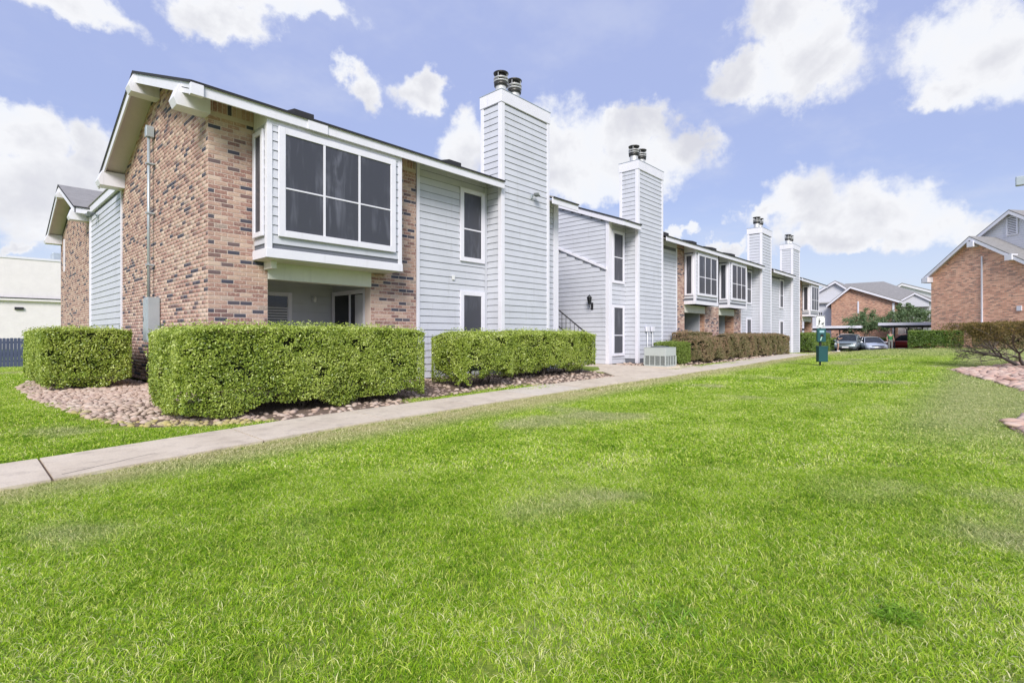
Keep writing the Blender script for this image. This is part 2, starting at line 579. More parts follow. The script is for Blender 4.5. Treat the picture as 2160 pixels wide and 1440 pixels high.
HEDGE = leaf_mat('hedge_leaf', [(0, (.04, .085, .012)), (.25, (.17, .25, .03)), (.5, (.36, .46, .06)), (.78, (.58, .66, .17)), (1, (.80, .82, .46))], .33, .6, .22, 3.2, .45)
HEDGE_RED = leaf_mat('red_hedge_leaf', [(0, (.07, .08, .035)), (.3, (.19, .19, .08)), (.55, (.30, .23, .13)), (.8, (.42, .25, .18)), (1, (.36, .37, .18))], .55, .3, .2, .9, .45)
HEDGE_LIME = leaf_mat('lime_hedge_leaf', [(0, (.10, .16, .03)), (.5, (.20, .28, .05)), (1, (.34, .42, .10))], .5, .3, .25, 2, .3)
HEDGE_DARK = leaf_mat('far_hedge_leaf', [(0, (.03, .07, .012)), (.35, (.10, .18, .03)), (.65, (.22, .32, .06)), (1, (.42, .50, .16))], .4, .5, .2, 1.2, .5)
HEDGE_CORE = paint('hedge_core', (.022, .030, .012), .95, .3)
TREE_LEAF = leaf_mat('tree_leaf', [(0, (.07, .11, .06)), (.5, (.16, .24, .12)), (1, (.28, .36, .19))], .5, .3, .25, .6, .4)
BUSH_LEAF = leaf_mat('rusty_leaf', [(0, (.10, .075, .03)), (.5, (.23, .15, .06)), (.8, (.30, .20, .08)), (1, (.20, .24, .08))], .6, .2, .25, 2, .3)
BARK = paint('bark', (.22, .18, .15), .95, .25, grain=60)


def grass_blade():
    m, t, p, o = mat('grass_blade')
    at = t.n('ShaderNodeAttribute', attribute_name='tint')
    g = t.n('ShaderNodeNewGeometry')
    sp = t.n('ShaderNodeSeparateXYZ', inp={0: g.outputs['Position']})
    n1 = t.noise(g.outputs['Position'], .55, 5, .6)
    n2 = t.noise(g.outputs['Position'], 2.6, 4, .6)
    # yellower and greener drifts, the faint lanes of the mower and the straw among the blades
    band = t.m('SINE', t.m('ADD', t.m('MULTIPLY', sp.outputs[1], 5.2), t.m('MULTIPLY', n1.outputs[0], 3.0)))
    f = t.m('ADD', t.m('MULTIPLY', at.outputs['Fac'], .70), t.m('MULTIPLY', t.rng(n2.outputs[0], .3, .7, smooth=False), .20))
    f = t.m('ADD', f, t.m('MULTIPLY', t.m('SUBTRACT', n1.outputs[0], .5), .55))
    f = t.m('ADD', f, t.m('MULTIPLY', band, .035))
    c = t.ramp(f, [(.02, (.05, .14, .006)), (.24, (.21, .41, .012)), (.48, (.46, .66, .035)), (.70, (.80, .85, .20)), (.92, (.95, .90, .55))])
    n3 = t.noise(g.outputs['Position'], .35, 3, .55)
    dry = t.m('MULTIPLY', t.rng(n3.outputs[0], .55, .67), .75)
    # thin, dry strip along the walk and the worn ground far off to the right
    edge = t.m('MULTIPLY', t.rng(t.m('SUBTRACT', sp.outputs[1], t.m('MULTIPLY', sp.outputs[0], .055)), 4.75, 5.75), t.rng(n2.outputs[0], .25, .55, .6, 1.0))
    edge = t.m('MULTIPLY', edge, t.rng(t.m('SUBTRACT', sp.outputs[1], t.m('MULTIPLY', sp.outputs[0], .055)), 6.2, 6.4, 1.0, .0))
    far = t.m('MULTIPLY', t.rng(sp.outputs[0], 27, 42), .62)
    bed = t.m('MULTIPLY', t.m('MULTIPLY', t.rng(sp.outputs[1], 1.3, .3), t.rng(sp.outputs[0], 5.5, 9.5)), .7)
    dry = t.m('MAXIMUM', t.m('MAXIMUM', dry, edge), t.m('MAXIMUM', far, bed))
    c = t.mix(dry, c, t.mix(at.outputs['Fac'], (.34, .38, .17), (.82, .74, .48)))
    c = t.mix(t.m('MULTIPLY', edge, .75), c, t.mix(at.outputs['Fac'], (.52, .46, .20), (.95, .84, .55)))
    setc(t, p, c)
    p.inputs['Roughness'].default_value = .5
    p.inputs['Specular IOR Level'].default_value = .25
    tr = t.n('ShaderNodeBsdfTranslucent')
    t.t.links.new(t.mix(.4, c, (.42, .55, .06)), tr.inputs[0])
    mx = t.n('ShaderNodeMixShader', inp={0: .35})
    t.t.links.new(p.outputs[0], mx.inputs[1]); t.t.links.new(tr.outputs[0], mx.inputs[2])
    t.t.links.new(mx.outputs[0], o.inputs[0])
    return m


BLADE = grass_blade()


def lawn_mat():
    m, t, p, o = mat('lawn_ground')
    g = t.n('ShaderNodeNewGeometry')
    sp = t.n('ShaderNodeSeparateXYZ', inp={0: g.outputs['Position']})
    n1 = t.noise(g.outputs['Position'], .6, 5, .6)
    n2 = t.noise(g.outputs['Position'], 22, 5, .75)
    c = t.ramp(n2.outputs[0], [(.3, (.07, .12, .010)), (.5, (.20, .28, .02)), (.7, (.40, .44, .07))])
    far = t.m('MULTIPLY', t.rng(sp.outputs[0], 27, 42), .6)
    c = t.mix(t.m('MAXIMUM', t.m('MULTIPLY', t.rng(n1.outputs[0], .52, .7), .5), far), c, (.30, .31, .15))
    setc(t, p, c)
    p.inputs['Roughness'].default_value = .95
    bump(t, p, n2.outputs[0], .03, .8)
    return m


LAWN = lawn_mat()
ASPHALT = paint('asphalt', (.07, .07, .072), .9, .15, grain=80)

rnd = random.Random(11)
nr = np.random.default_rng(5)


# ------------------------------------------------------------------ ground, walk, beds
def in_building(x, y):
    return (x > 3.0 and 10.1 < y and x < 48)


def walk_near(x):      # the lawn-side edge of the walk
    xs = [-20, .25, 3.3, 8.4, 13.5, 20.4, 33.6, 43, 56]
    ys = [4.3, 5.55, 6.1, 6.5, 6.68, 6.98, 7.9, 8.3, 9.2]
    return float(np.interp(x, xs, ys))


def walk_far(x):
    return walk_near(x) + float(np.interp(x, [-20, 0, 5, 10, 60], [1.0, 1.02, .98, 1.0, 1.1]))


def bed_left(x):       # outer outline of the stone bed at the gable end, as y -> x
    return None


BEDL = [(3.06, 17.8), (1.3, 17.6), (.92, 15.5), (.90, 12.5), (.98, 10.2), (1.20, 8.8), (1.62, 7.85), (2.25, 7.35), (3.1, 7.22), (3.1, 9), (3.1, 17)]


def inside(poly, x, y):
    c = False
    n = len(poly)
    for i in range(n):
        x1, y1 = poly[i]; x2, y2 = poly[(i + 1) % n]
        if (y1 > y) != (y2 > y) and x < (x2 - x1) * (y - y1) / (y2 - y1) + x1: c = not c
    return c


def bed_right_edge(x):  # the stone bed to the right lies below this y
    xs = [7.3, 7.9, 9.0, 10.5, 12.5, 14.2, 17, 19.5, 21.6, 23, 30]
    ys = [-1.6, -.35, -.15, -.55, -.75, -.55, -.05, .55, .98, .2, -1.6]
    return float(np.interp(x, xs, ys))


def front_bed(x, y):
    """planting beds between the walk and the buildings"""
    if inside(BEDL, x, y): return True
    if 2.9 < x < 13.2 and walk_far(x) + (.02 if x < 5.5 else .38 if x < 9 else .02) < y < 10.2: return True
    if 16.3 < x < 19.0 and 9.0 - (x - 16.3) * .25 < y < 10.2: return True
    if 19.0 <= x < 36 and 8.25 < y < 10.2 and y > walk_far(x) + .05: return True
    return False


def is_lawn(x, y):
    if y > 10.05 and x > 3.0 and x < 53: return False
    if walk_near(x) < y < walk_far(x): return False
    if 13.2 < x < 16.25 and y > 7: return False
    if front_bed(x, y): return False
    if 7.3 < x < 28 and y < bed_right_edge(x) and y > -8: return False
    if x > 53.5: return False
    return True


def sheet(name, xs, ys, f, material, keep=None, dz=0.0, parent=None, kind='structure'):
    vs = [(x, y, f(x, y) + dz) for x in xs for y in ys]
    ny = len(ys)
    fs = []
    for i in range(len(xs) - 1):
        for j in range(ny - 1):
            if keep is None or keep((xs[i] + xs[i + 1]) / 2, (ys[j] + ys[j + 1]) / 2):
                fs.append((i * ny + j, (i + 1) * ny + j, (i + 1) * ny + j + 1, i * ny + j + 1))
    me = np_mesh(name, vs, fs, material, smooth_=True)
    o = bpy.data.objects.new(name, me)
    link(o, parent)
    if kind: o['kind'] = kind
    return o


gxs = sorted(set([-700, -300, -120, -60] + [round(x, 2) for x in np.arange(-30, 72, .75)] + [90, 120, 200, 400, 700]))
gys = sorted(set([-700, -300, -120, -60, -40] + [round(y, 2) for y in np.arange(-24, 42, .75)] + [60, 120, 300, 700]))
sheet('ground', gxs, gys, gz, LAWN)
# parking lot beyond the lawn
sheet('parking_lot', [54.2, 56, 58, 60, 64, 70, 90], [3.9, 5, 6, 8, 10, 20, 40], gz, ASPHALT, dz=.02)


def curve_bed(name, xa, xb, ylo, yhi, step=.3, dz=.008, material=SOIL):
    """a strip of bed soil between two edge curves"""
    xs = list(np.arange(xa, xb + 1e-6, step))
    K = 8
    vs = []
    for x in xs:
        a, b = ylo(x), yhi(x)
        for k in range(K + 1):
            y = a + (b - a) * k / K
            vs.append((x, y, gz(x, y) + dz))
    fs = [(i * (K + 1) + k, (i + 1) * (K + 1) + k, (i + 1) * (K + 1) + k + 1, i * (K + 1) + k + 1) for i in range(len(xs) - 1) for k in range(K)]
    o = bpy.data.objects.new(name, np_mesh(name, vs, fs, material, smooth_=True))
    link(o); o['kind'] = 'structure'
    return o


curve_bed('bed_soil', 3.0, 13.2, lambda x: walk_far(x) + (.0 if x < 5.5 else min(.36, (x - 5.5) * .5) if x < 9 else max(0, .36 - (x - 9) * .2)), lambda x: 10.16)
curve_bed('bed_soil', 16.25, 19.0, lambda x: 9.05 - (x - 16.3) * .25, lambda x: 10.16)
curve_bed('bed_soil', 19.0, 36.0, lambda x: max(8.3, walk_far(x) + .04), lambda x: 10.16)
curve_bed('bed_soil', 7.3, 28.0, lambda x: -8.0, bed_right_edge, .35)
# left bed: fan mesh
mb = MB()
for j in range(len(BEDL) - 3):
    pass
ysb = list(np.arange(7.25, 17.6, .25))


def bedl_x(y):
    pts = sorted([(q[1], q[0]) for q in BEDL[1:9]])
    return float(np.interp(y, [a for a, b in pts], [b for a, b in pts]))


vs = []; fs = []
for i, y in enumerate(ysb):
    a = bedl_x(y)
    for k in range(7):
        x = a + (3.08 - a) * k / 6
        vs.append((x, y, gz(x, y) + .007))
for i in range(len(ysb) - 1):
    for k in range(6): fs.append((i * 7 + k, i * 7 + k + 1, (i + 1) * 7 + k + 1, (i + 1) * 7 + k))
o = bpy.data.objects.new('bed_soil', np_mesh('bed_soil', vs, fs, SOIL, smooth_=True)); link(o); o['kind'] = 'structure'

# the concrete walk, slab by slab
walk = empty('sidewalk'); walk['kind'] = 'structure'


def slab(x0, x1, parent, tint, gap=.02, n=5, x0f=None, x1f=None):
    """one slab between two joints; near and far edge follow the walk"""
    s = MB(); s.cur = tint
    top = []; 
    x0f = x0 if x0f is None else x0f; x1f = x1 if x1f is None else x1f
    for i in range(n + 1):
        a = i / n
        xa = x0 + gap / 2 + (x1 - x0 - gap) * a
        xf = x0f + gap / 2 + (x1f - x0f - gap) * a
        ya, yf = walk_near(xa), walk_far(xf)
        top.append(((xa, ya, gz(xa, ya) + .03), (xf, yf, gz(xf, yf) + .03)))
    vs = []
    for a, b in top:
        vs += [a, b, (a[0], a[1], a[2] - .12), (b[0], b[1], b[2] - .12)]
    fs = []
    for i in range(n):
        q = i * 4; r = q + 4
        fs += [(q, r, r + 1, q + 1), (q + 2, r + 2, r, q), (q + 1, r + 1, r + 3, q + 3)]
    fs += [(0, 1, 3, 2), (n * 4, n * 4 + 2, n * 4 + 3, n * 4 + 1)]
    s.add(vs, fs)
    return s.build('slab', CONCRETE, parent)


joints = [-16, -13, -10, -7.2, -4.6, -2.2, .55, 2.35, 4.1, 5.9, 7.7, 9.5, 11.3, 13.2]
for i in range(len(joints) - 1):
    slab(joints[i], joints[i + 1], walk, .75 if i == 10 else rnd.random() * .25)
x = 13.2
while x < 53:
    x2 = min(x + 2.2, 54)
    slab(x, x2, walk, .45 + .3 * rnd.random() if x > 17 else .1)
    x = x2
# forecourt of the breezeway
s = MB(); s.cur = .05
fc = [(12.6, walk_far(12.6) + .01), (13.4, 8.6), (13.4, 14.5), (16.2, 14.5), (16.2, 9.1), (17.0, 8.75), (19.2, walk_far(19.2) + .01), (17.5, walk_far(17.5) + .01), (15.5, walk_far(15.5) + .01), (14, walk_far(14) + .01)]
s.prism_z(fc, 0, 1)
for i, v in enumerate(s.v):
    g_ = gz(v[0], v[1])
    s.v[i] = (v[0], v[1], g_ + (.032 if v[2] > .5 else -.1))
s.build('slab', CONCRETE, walk)
jf = MB()
for xj in joints[1:-1] + [13.2 + 2.2 * k for k in range(18)]:
    ya_, yb_ = walk_near(xj), walk_far(xj)
    jf.add([(xj - .015, ya_, gz(xj, ya_) + .016), (xj + .015, ya_, gz(xj, ya_) + .016), (xj + .015, yb_, gz(xj, yb_) + .016), (xj - .015, yb_, gz(xj, yb_) + .016)], [(0, 1, 2, 3)])
jf.build('joint_filler', SOIL, walk)['kind'] = 'stuff'
# a hairline crack runs along two slabs
s = MB()
pp = Vector((.80, walk_near(.8) + .05, 0))
pts = []
for i in range(26):
    xx = .62 + i * .07
    yy = walk_near(xx) + .10 + i * .021 + rnd.uniform(-.012, .012)
    pts.append((xx, yy, gz(xx, yy) + .0305))
for a, b in zip(pts[:-1], pts[1:]):
    wd = .004
    s.add([(a[0], a[1] - wd, a[2] + .002), (b[0], b[1] - wd, b[2] + .002), (b[0], b[1] + wd, b[2] + .002), (a[0], a[1] + wd, a[2] + .002)], [(0, 1, 2, 3)])
s.build('crack', DRIP, walk)


# ------------------------------------------------------------------ grass
def patch_mesh(name, size, nb, h0, h1, w, seed, dry=.24):
    r = np.random.default_rng(seed)
    ang = r.uniform(0, 2 * np.pi, nb)
    # clustered tufts
    nt = max(8, nb // 7)
    tx, ty = r.uniform(-size / 2, size / 2, nt), r.uniform(-size / 2, size / 2, nt)
    ti = r.integers(0, nt, nb)
    px = tx[ti] + r.normal(0, size * .09, nb); py = ty[ti] + r.normal(0, size * .09, nb)
    px = np.clip(px, -size * .62, size * .62); py = np.clip(py, -size * .62, size * .62)
    h = h0 + (h1 - h0) * r.beta(1.6, 2.6, nb)
    lean = r.uniform(.3, 2.1, nb) * h
    la = r.uniform(0, 2 * np.pi, nb)
    wx, wy = np.cos(ang) * w / 2, np.sin(ang) * w / 2
    dx, dy = np.cos(la) * lean, np.sin(la) * lean
    wsc = r.uniform(.6, 1.4, nb); wx *= wsc; wy *= wsc
    V = np.zeros((nb, 5, 3))
    V[:, 0] = np.stack([px - wx, py - wy, np.full(nb, -.005)], 1)
    V[:, 1] = np.stack([px + wx, py + wy, np.full(nb, -.005)], 1)
    V[:, 2] = np.stack([px + dx * .35 - wx * .8, py + dy * .35 - wy * .8, h * .6], 1)
    V[:, 3] = np.stack([px + dx * .35 + wx * .8, py + dy * .35 + wy * .8, h * .6], 1)
    V[:, 4] = np.stack([px + dx, py + dy, h * .88], 1)
    F = (np.arange(nb) * 5)[:, None, None] + np.array([[0, 1, 3], [0, 3, 2], [2, 3, 4]])[None]
    tint = r.uniform(0, .62, nb)
    d = r.random(nb) < dry
    tint[d] = r.uniform(.7, 1.1, d.sum())
    T = np.repeat(tint, 5) + np.tile([-.12, -.12, 0, 0, .12], nb)
    return np_mesh(name, V.reshape(-1, 3), F.reshape(-1, 3), BLADE, np.clip(T, 0, 1.1))


def scatter(name, pts, rots, scls, idx, meshes, label, kind='stuff', cat='grass', parent=None):
    """one object whose geometry nodes put a patch on each point"""
    me = bpy.data.meshes.new(name)
    me.from_pydata([tuple(p) for p in pts], [], [])
    for nm, dat, ty in (('rz', rots, 'FLOAT'), ('scl', scls, 'FLOAT'), ('pick', idx, 'INT')):
        a = me.attributes.new(nm, ty, 'POINT'); a.data.foreach_set('value', np.asarray(dat, dtype=np.float32 if ty == 'FLOAT' else np.int32))
    o = bpy.data.objects.new(name, me)
    link(o, parent)
    col = bpy.data.collections.new(name + '_patches')
    for k, m_ in enumerate(meshes):
        so = bpy.data.objects.new('patch_%d' % k, m_); col.objects.link(so)
    ng = bpy.data.node_groups.new(name, 'GeometryNodeTree')
    ng.interface.new_socket('Geometry', in_out='INPUT', socket_type='NodeSocketGeometry')
    ng.interface.new_socket('Geometry', in_out='OUTPUT', socket_type='NodeSocketGeometry')
    N = ng.nodes; L = ng.links
    gi = N.new('NodeGroupInput'); go = N.new('NodeGroupOutput')
    ip = N.new('GeometryNodeInstanceOnPoints')
    ci = N.new('GeometryNodeCollectionInfo'); ci.inputs[0].default_value = col
    ci.inputs['Separate Children'].default_value = True; ci.inputs['Reset Children'].default_value = True
    ip.inputs['Pick Instance'].default_value = True

    def attr(nm, ty):
        a = N.new('GeometryNodeInputNamedAttribute'); a.data_type = ty; a.inputs[0].default_value = nm
        return a.outputs[0]
    cx = N.new('ShaderNodeCombineXYZ'); L.new(attr('rz', 'FLOAT'), cx.inputs[2])
    L.new(gi.outputs[0], ip.inputs['Points']); L.new(ci.outputs[0], ip.inputs['Instance'])
    L.new(attr('pick', 'INT'), ip.inputs['Instance Index'])
    e2r = N.new('FunctionNodeEulerToRotation'); L.new(cx.outputs[0], e2r.inputs[0])
    L.new(e2r.outputs[0], ip.inputs['Rotation'])
    L.new(attr('scl', 'FLOAT'), ip.inputs['Scale'])
    L.new(ip.outputs[0], go.inputs[0])
    md = o.modifiers.new('scatter', 'NODES'); md.node_group = ng
    tag(o, label, cat, kind=kind)
    return o


def lawn_points(dmin, dmax, step):
    r = np.random.default_rng(int(step * 1000))
    P = []
    lim = dmax * 1.5
    xs = np.arange(-lim, lim, step)
    for x0 in xs:
        for y0 in np.arange(-lim, lim, step):
            x = x0 + r.uniform(-.4, .4) * step; y = y0 + r.uniform(-.4, .4) * step
            d = x * FWD.x + y * FWD.y; l = x * RGT.x + y * RGT.y
            if d < dmin or d >= dmax or abs(l) > d * 1.12 + 1.2: continue
            if is_lawn(x, y): P.append((x, y, gz(x, y)))
    return P


def scatter_lawn(name, dmin, dmax, step, meshes, label, seed):
    P = lawn_points(dmin, dmax, step)
    r = np.random.default_rng(seed)
    n = len(P)
    scatter(name, P, r.uniform(0, 6.28, n), r.uniform(.85, 1.15, n), r.integers(0, len(meshes), n), meshes, label)


scatter_lawn('grass', .5, 4.5, .15, [patch_mesh('near_patch%d' % i, .24, 560, .010, .038, .0032, 20 + i) for i in range(4)],
             'long bright green and straw-tipped grass blades in the closest part of the lawn', 1)
scatter_lawn('grass', 4.5, 11, .25, [patch_mesh('mid_patch%d' % i, .40, 560, .012, .040, .006, 30 + i) for i in range(4)],
             'bright green mown grass running along the near stretch of the concrete walk', 2)
scatter_lawn('grass', 11, 26, .55, [patch_mesh('far_patch%d' % i, .85, 650, .022, .055, .013, 40 + i) for i in range(4)],
             'bright green mown grass around the pet waste station', 3)
scatter_lawn('grass', 26, 62, 1.1, [patch_mesh('horizon_patch%d' % i, 1.7, 800, .02, .055, .03, 50 + i) for i in range(3)],
             'paler worn grass at the far end of the lawn before the parked cars', 4)


TUFT = leaf_mat('tuft_blade', [(0, (.10, .22, .012)), (.6, (.24, .45, .03)), (1, (.40, .60, .08))], .5, .3, .3, 3, .2)


def tuft(px, depth, size, label):
    u = (px - 1080) / 1086
    v = FWD * depth + RGT * (u * depth)
    me = patch_mesh('weed_tuft', size, 420, .02, .055, .006, int(px))
    me.materials[0] = TUFT
    o = inst('weed_tuft', me, None, (v.x, v.y, gz(v.x, v.y)), rnd.uniform(0, 6))
    tag(o, label, 'weed', 'darker weed tufts in the lawn')


tuft(1400, 2.12, .26, 'darker green weed tuft in the lawn at the bottom, right of the middle')
tuft(1885, 2.15, .15, 'small dark weed tuft near the lower right corner of the lawn')


# ------------------------------------------------------------------ stones
def stone_mesh(name, material, seed, flat=.5, n=1, tint=0.0):
    r = random.Random(seed)
    bm = bmesh.new()
    bmesh.ops.create_icosphere(bm, subdivisions=2, radius=1)
    ax = [r.uniform(.8, 1.25), r.uniform(.6, .95), flat * r.uniform(.8, 1.2)]
    planes = [(Vector((r.uniform(-1, 1), r.uniform(-1, 1), r.uniform(-.6, 1))).normalized(), r.uniform(.72, .92)) for _ in range(5)]
    for v in bm.verts:
        c = v.co.copy()
        for nn, dd in planes:
            q = c.dot(nn)
            if q > dd: c -= nn * (q - dd) * .85
        v.co = Vector((c.x * ax[0], c.y * ax[1], c.z * ax[2]))
    me = bpy.data.meshes.new(name); bm.to_mesh(me); bm.free()
    me.polygons.foreach_set('use_smooth', [True] * len(me.polygons))
    me.materials.append(material)
    return me


def spread(region, n, rmin, seed, tries=60000):
    r = random.Random(seed)
    (x0, x1, y0, y1), ok = region
    pts = []
    cell = {}
    for _ in range(tries):
        if len(pts) >= n: break
        x, y = r.uniform(x0, x1), r.uniform(y0, y1)
        if not ok(x, y): continue
        k = (int(x / rmin), int(y / rmin))
        if any((x - a) ** 2 + (y - b) ** 2 < rmin * rmin for i in (-1, 0, 1) for j in (-1, 0, 1) for a, b in cell.get((k[0] + i, k[1] + j), [])): continue
        cell.setdefault(k, []).append((x, y)); pts.append((x, y))
    return pts


def stone_bed(name, label, region, n, rmin, size, mats, seed, flat=.45, single=290):
    root = empty(name, (region[0][0], region[0][2], 0))
    tag(root, label, 'stones', 'stone beds')
    base = Vector(root.location)
    pts = spread(region, n, rmin, seed)
    pts.sort(key=lambda p: p[0] ** 2 + p[1] ** 2)
    r = random.Random(seed + 1)
    lib = {}
    for mi, m_ in enumerate(mats):
        lib[mi] = [stone_mesh('stone', m_, seed * 31 + mi * 7 + k, flat) for k in range(6)]
    VV = []; FF = []; TT = []; off = 0
    small = stone_mesh('s', mats[0], 3, flat)
    sv = np.array([v.co[:] for v in small.vertices]); sf = np.array([p.vertices[:] for p in small.polygons])
    for i, (x, y) in enumerate(pts):
        s_ = r.uniform(*size) * r.choice([.75, 1, 1, 1.2]); rz = r.uniform(0, 6.28); tx, ty = r.uniform(-.3, .3), r.uniform(-.3, .3)
        mi = mats_pick(x, y, r, len(mats))
        z = gz(x, y) + s_ * flat * r.uniform(.15, .6)
        if i < single:
            o = inst('stone', lib[mi][r.randrange(6)], root, (x - base.x, y - base.y, z), rot=(tx, ty, rz), scale=(s_, s_, s_))
        else:
            M = (Matrix.Rotation(rz, 3, 'Z') @ Matrix.Rotation(ty, 3, 'Y') @ Matrix.Rotation(tx, 3, 'X'))
            Mn = np.array(M) * s_
            VV.append(sv @ Mn.T + np.array([x - base.x, y - base.y, z])); FF.append(sf + off); off += len(sv)
            TT.append(np.full(len(sv), r.random()))
    if VV:
        me = np_mesh('stone_mass', np.concatenate(VV), np.concatenate(FF), mats[0], np.concatenate(TT), True)
        o = bpy.data.objects.new('stone_mass', me); link(o, root); o['kind'] = 'stuff'
    return root


def mats_pick(x, y, r, k):
    if k == 1: return 0
    # the stones along the lawn by the front corner carry a yellow-green film
    d = min(abs(x - bedl_x(y)), 9) if 7.2 < y < 17 else 9
    if x > 7: return 0
    return 1 if (y < 8.3 and d < .55 and r.random() < .85) or (d < .14 and r.random() < .55) or (y < 7.62 and x < 2.8) else 0


HED = []       # hedge footprints keep stones out


def hedge_free(x, y, m=.0):
    return not any(a + m < x < b - m and c + m < y < d - m for a, b, c, d in HED)


HED += [(2.15, 6.0, 7.9, 9.3), (1.35, 2.5, 13.8, 17.2), (7.3, 8.8, 8.3, 9.2), (9.4, 12.8, 8.9, 9.4)]
stone_bed('stone_bed', 'bed of tan and yellowish river stones around the brick corner between two clipped hedges',
          ((.7, 3.0, 7.2, 17.5), lambda x, y: inside(BEDL, x, y) and hedge_free(x, y, .12)), 2300, .052, (.026, .064), [STONE, STONE_OLIVE], 5, .5)
stone_bed('stone_bed', 'sparse brown gravel and stones in the planting strip between the long hedge and the walk',
          ((3.0, 13.6, 7.1, 10), lambda x, y: front_bed(x, y) and not inside(BEDL, x, y) and hedge_free(x, y, .1)), 900, .075, (.025, .06), [STONE], 6, .5, 200)
stone_bed('stone_bed', 'bed of flat red and tan stones around the bare-branched bush',
          ((7.3, 28, -3.2, 1.2), lambda x, y: y < bed_right_edge(x) - .05 and y > bed_right_edge(x) - 2.4), 1500, .13, (.07, .15), [STONE_RED], 7, .38)
stone_bed('stone_bed', 'loose tan stones on the bare ground below the narrow windows next to the cooling unit',
          ((16.3, 19.2, 8.3, 10.1), lambda x, y: front_bed(x, y)), 220, .09, (.03, .07), [STONE], 8, .5, 120)
stone_bed('stone_bed', 'thin band of small stones at the foot of the reddish hedges',
          ((20, 36, 8.3, 9.9), lambda x, y: front_bed(x, y)), 420, .11, (.04, .08), [STONE], 9, .5, 60)

# ------------------------------------------------------------------ siding, bricks, windows
EXPO = .17


def board_mesh(L, h=EXPO):
    """one lap board: L along +X, outward = -Y, z from 0"""
    prof = [(0.0, .004), (-.022, .004), (-.005, h - .006), (0.0, h - .006)]  # cut short so the dark backing shows as a painted shade line
    s = MB()
    n = 4
    vs = [(0, y, z) for y, z in prof] + [(L, y, z) for y, z in prof]
    s.add(vs, [(0, 1, 2, 3), (7, 6, 5, 4)] + [(i, i + n, (i + 1) % n + n, (i + 1) % n) for i in range(n)])
    return s.mesh('siding_board', SIDING)


def boards(parent, face, fixed, a0, a1, z0, z1, mesh_h=EXPO, material=None, zref=0.0):
    """lap boards on a wall. face 'y': wall plane y=fixed facing -Y, a along x; face 'x': plane x=fixed facing -X, a along y"""
    me = board_mesh(a1 - a0, mesh_h)
    if material: me.materials[0] = material
    k = math.ceil((z0 - zref) / mesh_h - 1e-6)
    zz = zref + k * mesh_h
    while zz + mesh_h * .8 < z1:
        j = rnd.uniform(-.0015, .0015)
        if face == 'y': o = inst('siding_board', me, parent, (a0, fixed + j, zz))
        else: o = inst('siding_board', me, parent, (fixed + j, a1, zz), -math.pi / 2)
        zz += mesh_h


BLX, BHZ = .215, .0765
_bm = {}


def brick_mesh(L, H, ti):
    k = (round(L, 3), round(H, 3), ti)
    if k not in _bm:
        s = MB(); s.cur = ti / 24
        x0, x1, z0, z1, y = .007, L - .007, .007, H - .007, -.006
        e = .003
        s.add([(x0, 0, z0), (x1, 0, z0), (x1, 0, z1), (x0, 0, z1), (x0 + e, y, z0 + e), (x1 - e, y, z0 + e), (x1 - e, y, z1 - e), (x0 + e, y, z1 - e)],
              [(4, 5, 6, 7), (0, 1, 5, 4), (1, 2, 6, 5), (2, 3, 7, 6), (3, 0, 4, 7)])
        _bm[k] = s.mesh('brick', BRICK)
    return _bm[k]


def brick_tint(r, last):
    q = r.random()
    if last < .1 and r.random() < .25: return r.uniform(0, .12)
    if q < .115: return r.uniform(0, .15)
    if q < .30: return r.uniform(.16, .38)
    return min(1, max(.34, r.gauss(.62, .17)))


def brick_face(wall, face, fixed, a0, a1, z0, z1f, single=0, seed=1, soldier=None, skip=None):
    """bricks on a wall; the first `single` (nearest eye height) are objects, the rest one mesh"""
    r = random.Random(seed)
    L = []
    row = 0
    z = z0
    zmax = max(z1f(a0), z1f(a1), z1f((a0 + a1) / 2), z1f(a0 + (a1 - a0) * .47))
    while z < zmax - .02:
        last = 1
        a = a0 - (BLX / 2 if row % 2 else 0)
        while a < a1 - .01:
            b0, b1 = max(a, a0), min(a + BLX, a1)
            mid = (b0 + b1) / 2
            if b1 - b0 > .03 and z + BHZ <= z1f(mid) + .001 and not (skip and skip(mid, z)):
                ti = brick_tint(r, last); last = ti
                L.append((b0, z, b1 - b0, BHZ, ti))
            a += BLX
        row += 1; z = z0 + row * BHZ
    if soldier:
        sz, sh = soldier
        a = a0
        while a < a1 - .03:
            L.append((a, sz, min(.08, a1 - a), sh, brick_tint(r, 1))); a += .08
    L.sort(key=lambda q: q[1] > 5.0 or -1)
    vis = [q for q in L if q[1] > 1.0]
    rest = [q for q in L if q[1] <= 1.0]
    one = vis[:single]; mass = vis[single:] + rest
    for b0, z, l, h, ti in one:
        me = brick_mesh(l, h, int(ti * 24))
        if face == 'y': inst('brick', me, wall, (b0, fixed, z))
        else: inst('brick', me, wall, (fixed, b0 + l, z), -math.pi / 2)
    s_v = []; s_f = []; s_t = []
    e = .003; off = 0
    for b0, z, l, h, ti in mass:
        x0, x1, za, zb, y = .007, l - .007, z + .007, z + h - .007, -.006
        q = [(x0, 0, za), (x1, 0, za), (x1, 0, zb), (x0, 0, zb), (x0 + e, y, za + e), (x1 - e, y, za + e), (x1 - e, y, zb - e), (x0 + e, y, zb - e)]
        if face == 'y': s_v += [(b0 + px, fixed + py, pz) for px, py, pz in q]
        else: s_v += [(fixed + py, b0 + l - px, pz) for px, py, pz in q]
        s_f += [(off + i, off + j, off + k, off + m_) for i, j, k, m_ in ((4, 5, 6, 7), (0, 1, 5, 4), (1, 2, 6, 5), (2, 3, 7, 6), (3, 0, 4, 7))]
        s_t += [ti] * 8
        off += 8
    if s_v:
        o = bpy.data.objects.new('brickwork', np_mesh('brickwork', s_v, s_f, BRICK, s_t)); link(o, wall); o['kind'] = 'stuff'


